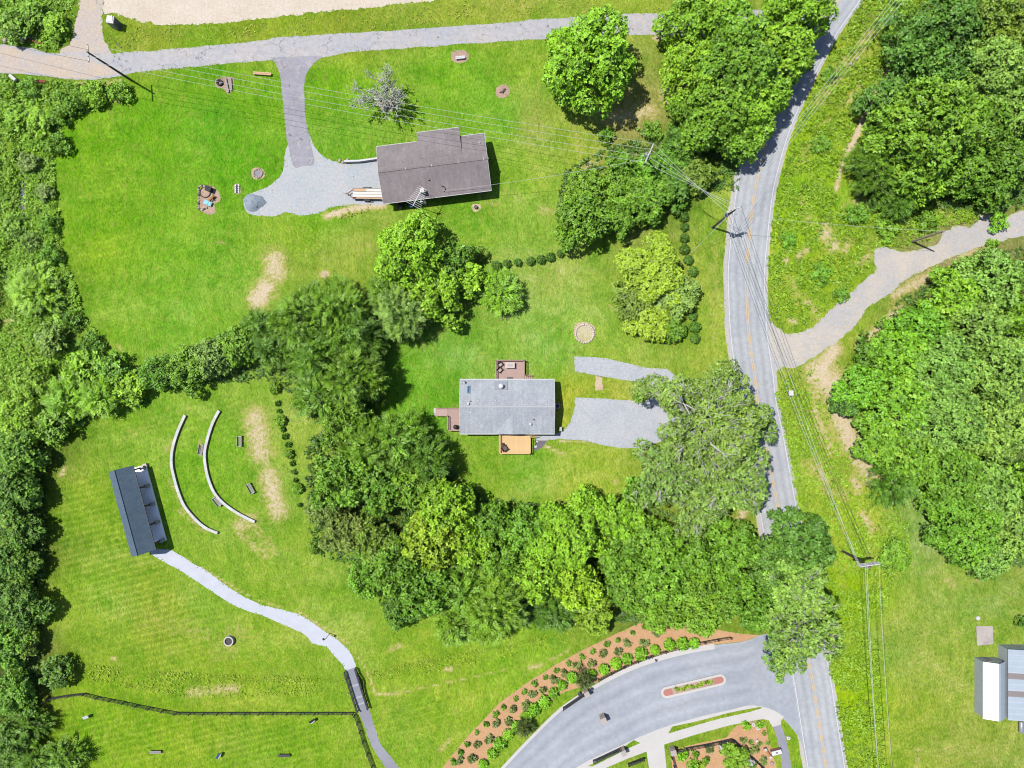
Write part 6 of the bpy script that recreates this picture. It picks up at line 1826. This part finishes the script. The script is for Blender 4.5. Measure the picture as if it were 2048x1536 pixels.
# ------------------------------------------------------------------ barn with metal roofs
M_TIN = metalmat("white_tin", (250, 250, 252), .5, .1)
M_TINB = metalmat("galvanised_tin", (206, 220, 236), .45, .25)
M_TINR = metalmat("rusty_tin", (150, 140, 140), .7, .1)
M_TINW = pmat("pale_tin_wall", (196, 206, 210), .08, 1, .6)
def barn(name, label, x0, x1, y0, y1, ze, zr, rx, mats):
    e = empty(name, ((x0 + x1) / 2, (y0 + y1) / 2, 0), label, "barn")
    m = MB()
    prof = [(x0 + .12, 0), (x0 + .12, ze - .05), (rx, zr - .08), (x1 - .12, ze - .05 if rx < x1 else zr - .08), (x1 - .12, 0)]
    vs = [(x, y0 + .12, z) for x, z in prof] + [(x, y1 - .12, z) for x, z in prof]
    m.add(vs, [(0, 1, 2, 3, 4), (9, 8, 7, 6, 5), (0, 5, 6, 1), (4, 3, 8, 9)]); m.build("wall", M_TINW, e)
    n = int((y1 - y0) / .92)
    for i in range(n):
        a, b = y0 + (y1 - y0) * i / n, y0 + (y1 - y0) * (i + 1) / n - .012
        for side in range(2):
            if side == 0: q = [(x0, ze), (rx, zr)]
            else:
                if rx >= x1 - .1: continue
                q = [(rx, zr), (x1, ze)]
            m = MB()
            K = 6
            for j in range(K):               # corrugated sheet: raised seams
                t0, t1 = a + (b - a) * j / K, a + (b - a) * (j + 1) / K
                h0 = .03 if j == 0 else 0.0
                m.add([(q[0][0], t0, q[0][1] + h0), (q[1][0], t0, q[1][1] + h0), (q[1][0], t1, q[1][1] + .0), (q[0][0], t1, q[0][1] + .0)], [(0, 1, 2, 3)])
            m.build("roof_sheet", mats(side, i), e)
    m = MB(); m.bar((rx, y0, zr + .03), (rx, y1, zr + .03), .22, .05); m.build("ridge_cap", M_TINB, e)
    return e
e = barn("barn", "small barn with bright white metal roof at the lower right edge", 76.65, 80.35, -54.5, -45.2, 2.25, 3.2, 78.75, lambda s, i: M_TIN if s == 0 else M_TINB)
m = MB(); m.box((78.2, -45.3, 1.0), (1.0, .06, 2.0)); dr = m.build("door", M_GREYWOOD, e)
m = MB(); m.cyl((78.6, -45.22, 1.0), .04, .06, 8); m.build("handle", M_DARKMETAL, dr)
barn("barn", "taller barn with galvanised and rusty roof sheets cut by the right edge", 80.6, 92.0, -54.6, -43.1, 2.5, 4.4, 92.0, lambda s, i: M_TINR if i in (4, 7) else M_TINB)
px_ = PX([(1952, 1252), (1985, 1252), (1986, 1288), (1954, 1291)])
m = MB(); m.prism(px_, 0, .08); tag(m.build("concrete_pad", M_PAD), "square weathered concrete pad above the white roofed barn", "pad")
x, y, _ = P(1955, 1236); m = MB(); m.ring((x, y, 0), .22, .34, .2, 16).cyl((x, y, .0), .22, .16, 14); tag(m.build("tank_access", M_CONCW), "round white access cover on the meadow above the concrete pad", "cover")
x, y, _ = P(2039, 1452); m = MB(); m.tube([(x, y + 1.0, .4), (x, y + .85, .4), (x, y - .85, .4), (x, y - 1.0, .4)], [.22, .36, .36, .22], 16); tag(m.build("gas_tank", M_GREYMETAL, None, True), "pale gas tank lying below the taller barn", "tank")
M_ARM = pmat('bleached_wood', (226, 226, 222), .08, 3, .85)
# ------------------------------------------------------------------ power poles and wires
def pole(base, top, h, label, arms, mat=None, trafo=None):
    """arms: list of (height, half length, angle in degrees)"""
    mat = mat or M_POLE
    bx, by, _ = P(*base); tx_, ty_, _ = P(*top, h)
    tx_, ty_ = bx + (tx_ - bx) * .6, by + (ty_ - by) * .6
    e = empty("power_pole", (bx, by, 0), label, "power pole")
    m = MB(); m.tube([(bx, by, -.1), ((bx + tx_) / 2, (by + ty_) / 2, h / 2), (tx_, ty_, h)], [.19, .16, .12], 10); m.build("pole", mat, e)
    ends = []
    for z, hl, a in arms:
        t = z / h
        cx, cy = bx + (tx_ - bx) * t, by + (ty_ - by) * t
        a = math.radians(a)
        dx_, dy_ = math.cos(a), math.sin(a)
        off = .17
        ox, oy = -dy_ * off, dx_ * off
        m = MB(); m.bar((cx - dx_ * hl + ox, cy - dy_ * hl + oy, z), (cx + dx_ * hl + ox, cy + dy_ * hl + oy, z), .17, .15); arm = m.build("crossarm", M_ARM, e)
        for k in (-.95, -.35, .35, .95):
            p = (cx + dx_ * hl * k + ox, cy + dy_ * hl * k + oy, z + .07)
            m = MB(); m.tube([p, (p[0], p[1], z + .14), (p[0], p[1], z + .22), (p[0], p[1], z + .26)], [.04, .08, .08, .04], 8); m.build("insulator", M_GREYMETAL, arm)
            ends.append((p[0], p[1], z + .27))
    if trafo:
        for (z, a) in trafo:
            t = z / h
            cx, cy = bx + (tx_ - bx) * t, by + (ty_ - by) * t
            a = math.radians(a); q = (cx + .5 * math.cos(a), cy + .5 * math.sin(a))
            m = MB(); m.tube([(*q, z - .5), (*q, z - .45), (*q, z + .45), (*q, z + .52)], [.26, .30, .30, .22], 14); tr = m.build("transformer", M_GREYMETAL, e)
            m = MB(); m.cyl((*q, z + .5), .06, .25, 8); m.build("bushing", M_RUST, tr)
    return e, ends, (tx_, ty_, h)
p1, e1, t1 = pole((262, 160), (168, 108), 11.0, "tall leaning dark pole with crossarm at the left end of the lane", [(10.5, 1.35, 95)])
p2, e2, t2 = pole((1319, 277), (1319, 277), 11.0, "pole with a long pale crossarm and transformer in the thicket", [(10.6, 1.65, 66), (10.0, 1.2, 66)], M_POLEG, [(9.0, 170)])
b2x, b2y = P(1319, 277, 11)[:2]
dx2, dy2 = b2x - p2.location.x, b2y - p2.location.y
p2.location = (b2x, b2y, 0)
e2 = [(a + dx2, b + dy2, c) for a, b, c in e2]; t2 = (t2[0] + dx2, t2[1] + dy2, t2[2])
p3, e3, t3 = pole((1425, 455), (1473, 417), 11.0, "guyed dark pole with blue grey transformer at the left road edge", [(10.4, 1.25, 20), (9.6, 1.1, 20)], None, [(8.6, 200)])
p4, e4, t4 = pole((1684, 1102), (1735, 1132), 11.0, "pole with stacked pale crossarms under the lower power line", [(10.7, 1.6, 8), (10.1, 1.6, 8), (9.5, 1.5, 8)], None, [(8.8, -60)])
p5, e5, t5 = pole((1824, 483), (1888, 464), 8.8, "pale bare pole at the upper edge of the gravel turnout", [], M_POLEG)

def wire(a, b, sag, label, mat=None, r=.022, group="overhead wires"):
    a, b = Vector(a), Vector(b)
    n = max(8, int((b - a).length / 4))
    pts = [a.lerp(b, k / n) - Vector((0, 0, sag * 4 * (k / n) * (1 - k / n))) for k in range(n + 1)]
    m = MB(); m.tube(pts, r, 4)
    return tag(m.build("power_wire", mat or M_WIRE), label, "wire", group)
for i in range(4):
    wire(e1[i], e2[i], 1.6, ORD[3 - i] + " wire from the top of the span crossing above the dark roofed house", M_WIRE, .02)
for i in range(4):
    wire(e2[i], e3[3 - i], .5, ORD[i] + " wire between the thicket pole and the guyed road pole", M_WIRE, .022)
for i in range(4):
    q = e3[4 + i]
    wire(q, (66.0 + i * .45, 69.0 - i * .3, 10.3 + .2 * (i % 2)), 1.0, ORD[i] + " wire from the guyed pole up along the road to the top edge", M_WIRE, .022)
for i in range(6):
    s_, q = (e3 + e3)[i], e4[i * 2]
    wire((s_[0], s_[1], s_[2] - (.8 if i > 3 else 0)), q, 1.5, ORD[i] + " wire of the long span between guyed pole and stacked crossarm pole", M_WIRED if i % 2 else M_WIRE, .022)
for i in range(5):
    q = e4[i * 2 + 1]
    wire(q, (q[0] + 3.6 + .15 * i, -78, q[2] - .2), .9, ORD[i] + " wire running down from the stacked crossarm pole to the bottom edge", M_WIRED if i in (1, 4) else M_WIRE, .022)
for i in range(2):
    wire(e1[i * 2], (-98, 56.5 + i * 2.2, 10.4), .8, ("upper" if i else "lower") + " wire leaving the leaning pole to the left edge", M_WIRED, .022)
wire(t5, (t3[0], t3[1], 8.5), 1.3, "single wire from the bare turnout pole to the guyed road pole", M_WIRE, .02)
hx_, hy_, _ = F1(1.2, -4.0, 3.6)
wire((t2[0], t2[1], 8.6), (hx_, hy_, 3.7), 1.2, "service wire from the thicket pole to the dark roofed house", M_WIRE, .02)
gx_, gy_, _ = P(1380, 508)
wire((t3[0], t3[1], 9.8), (gx_, gy_, 0), 0.0, "slanting guy wire from the road pole to the shrub row", M_WIRE, .022)
wire((t3[0], t3[1], 7.5), (gx_ + .6, gy_ + .5, 0), 0.0, "thinner inner guy wire from the road pole to the lawn", M_WIRE, .02)
x, y, _ = P(1390, 487); m = MB(); m.cyl((x, y, 0), .05, .9, 8).cyl((x, y, .9), .07, .12, 8); tag(m.build("marker_post", M_ORANGE), "thin marker post beside the guy wire anchor", "post")

# ------------------------------------------------------------------ portable toilet, debris, small yard things
x, y, _ = P(235, 52)
e = empty("portable_toilet", (x, y, 0), "white and grey portable toilet beside the dirt track", "portable toilet", None, math.radians(-8))
m = MB(); m.box((0, 0, 1.05), (1.15, 1.15, 2.1)); m.build("cabin", pmat("grey_plastic", (120, 122, 126), .06, 2, .6), e, local=True)
m = MB(); m.box((0, 0, 2.16), (1.25, 1.25, .12), 0, .9).box((0, 0, 2.26), (.95, .95, .10), 0, .85); m.build("roof", M_SHINY, e, local=True)
m = MB(); m.box((0, -.59, 1.0), (.75, .05, 1.85)); dr = m.build("door", M_GREYMETAL, e, local=True)
m = MB(); m.box((.3, -.63, 1.0), (.05, .04, .2)); m.build("handle", M_BLACK, dr, local=True)
m = MB(); m.cyl((.4, .45, 2.2), .06, .4, 8); m.build("vent_pipe", M_GREYMETAL, e, local=True)
def beam(name, a, b, z, w, h, mat, label, cat):
    A0, B0 = P(*a), P(*b)
    m = MB(); m.bar((A0[0], A0[1], z), (B0[0], B0[1], z), w, h); return tag(m.build(name, mat), label, cat)
beam("steel_beam", (60, 163), (94, 165), .3, .45, .3, M_RUST, "rusty red beam lying on the lower side of the dirt lane", "beam")
beam("steel_beam", (58, 80), (90, 90), .35, .35, .3, M_RUST, "dark red beam lying on the upper side of the dirt lane", "beam")
beam("log", (233, 88), (243, 96), .12, .14, .14, M_STONED, "short dark stick on the grass strip above the lane", "log")
beam("pipe_culvert", (22, 152), (34, 162), .25, .5, .5, M_CONCW, "pale culvert end at the left edge of the dirt lane", "culvert")
beam("board_edging", (1217, 609), (1250, 636), .1, .12, .2, M_LUMBER, "tan edging board at the left of the light green clump", "board")
def boulders(pts, label_fmt, mat, r, seed, name="boulder"):
    rnd = random.Random(seed)
    for i, (a, b) in enumerate(pts):
        x, y, _ = P(a, b); m = MB(); m.stone((x, y, -.02), r * rnd.uniform(.8, 1.25), rnd); tag(m.build(name, mat), label_fmt.format(ORD[i]), "boulder", label_fmt.replace("{} ", ""))
boulders([(46, 80), (52, 75), (12, 82)], "{} pale rock from the right where the creek passes under the lane", M_STONE, .45, 3)
boulders([(680, 321), (686, 325), (695, 321)], "{} rock from the left at the tip of the retaining wall", M_STONE, .3, 5)
boulders([(1294, 778), (1299, 784), (1290, 787), (1301, 775)], "{} rock of the little pile at the inner corner of the drive", M_STONE, .3, 6)
boulders([(1625, 125), (1700, 128), (1713, 118)], "{} pale rock on the upper verge right of the road", M_STONE, .35, 7)

def stone_ring(a, b, r, n, sr, label, inner, mat=None, cat="fire pit"):
    x, y, _ = P(a, b)
    e = empty("fire_pit", (x, y, 0), label, cat)
    rnd = random.Random(int(a + b))
    for k in range(n):
        t = 2 * math.pi * k / n + rnd.uniform(-.05, .05)
        m = MB(); m.stone((x + r * math.cos(t), y + r * math.sin(t), -.02), sr * rnd.uniform(.85, 1.2), rnd, .8); m.build("stone", mat or M_STONE, e)
    m = MB(); m.cyl((x, y, .0), r - sr * .3, .05, 20); m.build("ash_bed", inner, e)
    return e
stone_ring(1169, 667, 1.5, 26, .24, "large ring of pale stones on the middle lawn", gravelmat("dry_grass_fill", (232, 220, 186), (214, 208, 150), (240, 228, 206)), pmat("pale_field_stone", (240, 226, 208), .15, 2.5, .9, .3))
stone_ring(516, 347, .72, 15, .2, "small stone fire ring on the lawn left of the gravel yard", M_ASH)
x, y, _ = P(1006, 183)
e = empty("log_pile", (x, y, 0), "small dark log pile on a mulch circle of the upper lawn", "log pile")
for k, (dx_, dy_, a) in enumerate(((0, 0, .4), (.15, .2, .6), (-.2, -.1, .2), (.05, .05, 1.2))):
    m = MB(); c, s = math.cos(a) * .4, math.sin(a) * .4
    m.tube([(x + dx_ - c, y + dy_ - s, .1 + .12 * (k == 3)), (x + dx_ + c, y + dy_ + s, .1 + .12 * (k == 3))], .1, 7); m.build("log", M_STONED, e)
# bench on the upper mulch circle
def plain_bench(px_, py_, rz, L, label, mat, mat2, grp=None):
    x, y, _ = P(px_, py_)
    e = empty("garden_bench", (x, y, 0), label, "bench", grp, rz)
    for sx in (-1, 1):
        m = MB(); m.box((sx * (L / 2 - .2), 0, .2), (.12, .4, .4)); m.build("leg", mat2, e, local=True)
    for k in range(2):
        m = MB(); m.box((0, -.12 + k * .24, .43), (L, .21, .06)); m.build("plank", mat, e, local=True)
plain_bench(921, 117, math.radians(6), 1.6, "pale stone bench on the mulch circle of the upper lawn", M_CONCW, M_STONE)
plain_bench(526, 149, math.radians(-4), 3.0, "long pinkish plank bench on the lawn left of the driveway", M_LUMBER, M_STONED)
plain_bench(313, 1502, math.radians(0), 1.9, "grey slatted bench on the fenced lawn near the bottom edge", M_GREYWOOD, M_DARKMETAL)
plain_bench(570, 1509, math.radians(0), 1.9, "dark bench on the fenced lawn left of the asphalt path", M_DARKMETAL, M_BLACK)
# timbers on the mulch patch near the lane
for i, (a, b, lab) in enumerate((((452, 158), (458, 186), "left of the two grey timbers on the mulch near the lane"), ((462, 157), (464, 182), "right of the two grey timbers on the mulch near the lane"))):
    beam("timber", a, b, .15, .28, .28, M_GREYWOOD, lab, "timber")
x, y, _ = P(440, 166); m = MB(); m.ring((x, y, 0), .3, .55, .35, 14); tag(m.build("tractor_tyre", M_RUBBER), "dark tyre lying on the mulch beside the grey timbers", "tyre")
# pond garden with pump box, blue basin and driftwood
x, y, _ = P(412, 392)
e = empty("garden_pond", (x, y, 0), "rock edged garden feature with black box left of the gravel yard", "garden pond")
rnd = random.Random(21)
for k in range(26):
    t = 2 * math.pi * k / 26
    m = MB(); m.stone((x - .4 + 1.15 * math.cos(t) + .35 * math.cos(t * 2), y - .3 + 2.0 * math.sin(t), -.02), rnd.uniform(.14, .26), rnd); m.build("rock", M_STONED if k % 3 == 0 else M_STONE, e)
m = MB(); m.ring((x - .1, y + .6, .0), .78, .92, .14, 22); m.build("pond_rim", M_RUBBER, e)
m = MB(); m.cyl((x - .1, y + .6, .0), .78, .06, 18); m.build("pond_bed", M_MULCHD, e)
x2, y2, _ = P(421, 380); m = MB(); m.box((x2, y2, .45), (.85, .75, .9), -.3, .92).box((x2, y2, .95), (.95, .85, .1), -.3); tag(m.build("black_crate", M_RUBBER), "black crate standing among the pond garden rocks", "crate")
x2, y2, _ = P(425, 397); e = empty("driftwood", (x2, y2, 0), "orange brown stump of driftwood between crate and turquoise basin", "driftwood")
m = MB(); m.tube([(x2 - .5, y2 - .35, .1), (x2, y2, .4), (x2 + .45, y2 + .35, .55)], [.24, .28, .16], 8); m.build("stump", M_ORANGE, e)
m = MB(); m.tube([(x2, y2, .35), (x2 + .3, y2 - .35, .5)], [.16, .06], 6); m.build("branch", M_ORANGE, e)
x2, y2, _ = P(417, 407)
e = empty("turquoise_basin", (x2, y2, 0), "turquoise basin in the pond garden", "basin", None, math.radians(-22))
m = MB(); m.box((0, 0, .2), (1.25, .65, .4), 0, 1.08); m.build("shell", M_CYAN, e, local=True)
m = MB(); m.box((0, 0, .41), (1.05, .48, .04)); m.build("lid", M_CYAN, e, local=True); m = MB(); m.box((.1, 0, .44), (.05, .5, .03)); m.build("strap", M_BLACK, e, local=True)
# flower trough with blocks near the gravel tip
x, y, _ = P(475, 378)
e = empty("planter_trough", (x, y, 0), "small dark trough ringed with blocks near the gravel heap", "planter")
for k in range(8):
    sx = -1 if k < 4 else 1
    m = MB(); m.box((x + sx * .26, y - .55 + (k % 4) * .36, .12), (.24, .3, .24), .05 * k); m.build("block", M_CONCW, e)
m = MB(); m.box((x, y, .08), (.3, 1.4, .14)); m.build("soil", M_RUBBER, e)
x, y, _ = P(952, 415); e = empty("well_cover", (x, y, 0), "dark round well cover below the dark roofed house", "well cover")
m = MB(); m.cyl((x, y, 0), .32, .4, 14, .26); m.build("casing", M_GREYMETAL, e); m = MB(); m.cyl((x, y, .4), .30, .08, 14, .2); m.build("cap", M_DARKMETAL, e)
# signs of the lower lawn
for a, b, rz, lab in ((177, 1430, 20, "small white sign frame at the left end of the fenced lawn"), (441, 1507, 60, "blue and white sign on the fenced lawn near the bottom edge"), (627, 1438, 35, "dark topped white sign just below the black fence")):
    x, y, _ = P(a, b); e = empty("lawn_sign", (x, y, 0), lab, "sign", None, math.radians(rz))
    for sx in (-.3, .3):
        m = MB(); m.box((sx, 0, .4), (.07, .07, .8)); m.build("post", M_SHINY, e, local=True)
    m = MB(); m.box((0, 0, .85), (.95, .55, .06), 0, 1, Matrix.Rotation(.5, 3, 'X')); m.build("panel", M_GLASS if b > 1500 else (M_SHINY if a < 200 else M_BLACK), e, local=True)
    m = MB(); m.box((0, -.2, .80), (.9, .12, .05), 0, 1, Matrix.Rotation(.5, 3, 'X')); m.build("frame", M_SHINY, e, local=True)
x, y, _ = P(1578, 786)
e = empty("utility_cabinet", (x, y, 0), "white utility cabinet on the verge below the turnout mouth", "utility cabinet")
m = MB(); m.box((x, y, .45), (.65, .75, .9)); m.build("case", M_GREYMETAL, e); m = MB(); m.box((x, y, .93), (.75, .85, .07)); m.build("lid", M_SHINY, e)
# tan ring and stepping stones
x, y, _ = P(648, 548); m = MB(); m.ring((x, y, 0), .35, .42, .05, 18).cyl((x, y, 0), .35, .03, 16); tag(m.build("septic_lid", M_SOIL), "flat tan lid on the lawn right of the straw patch", "lid")
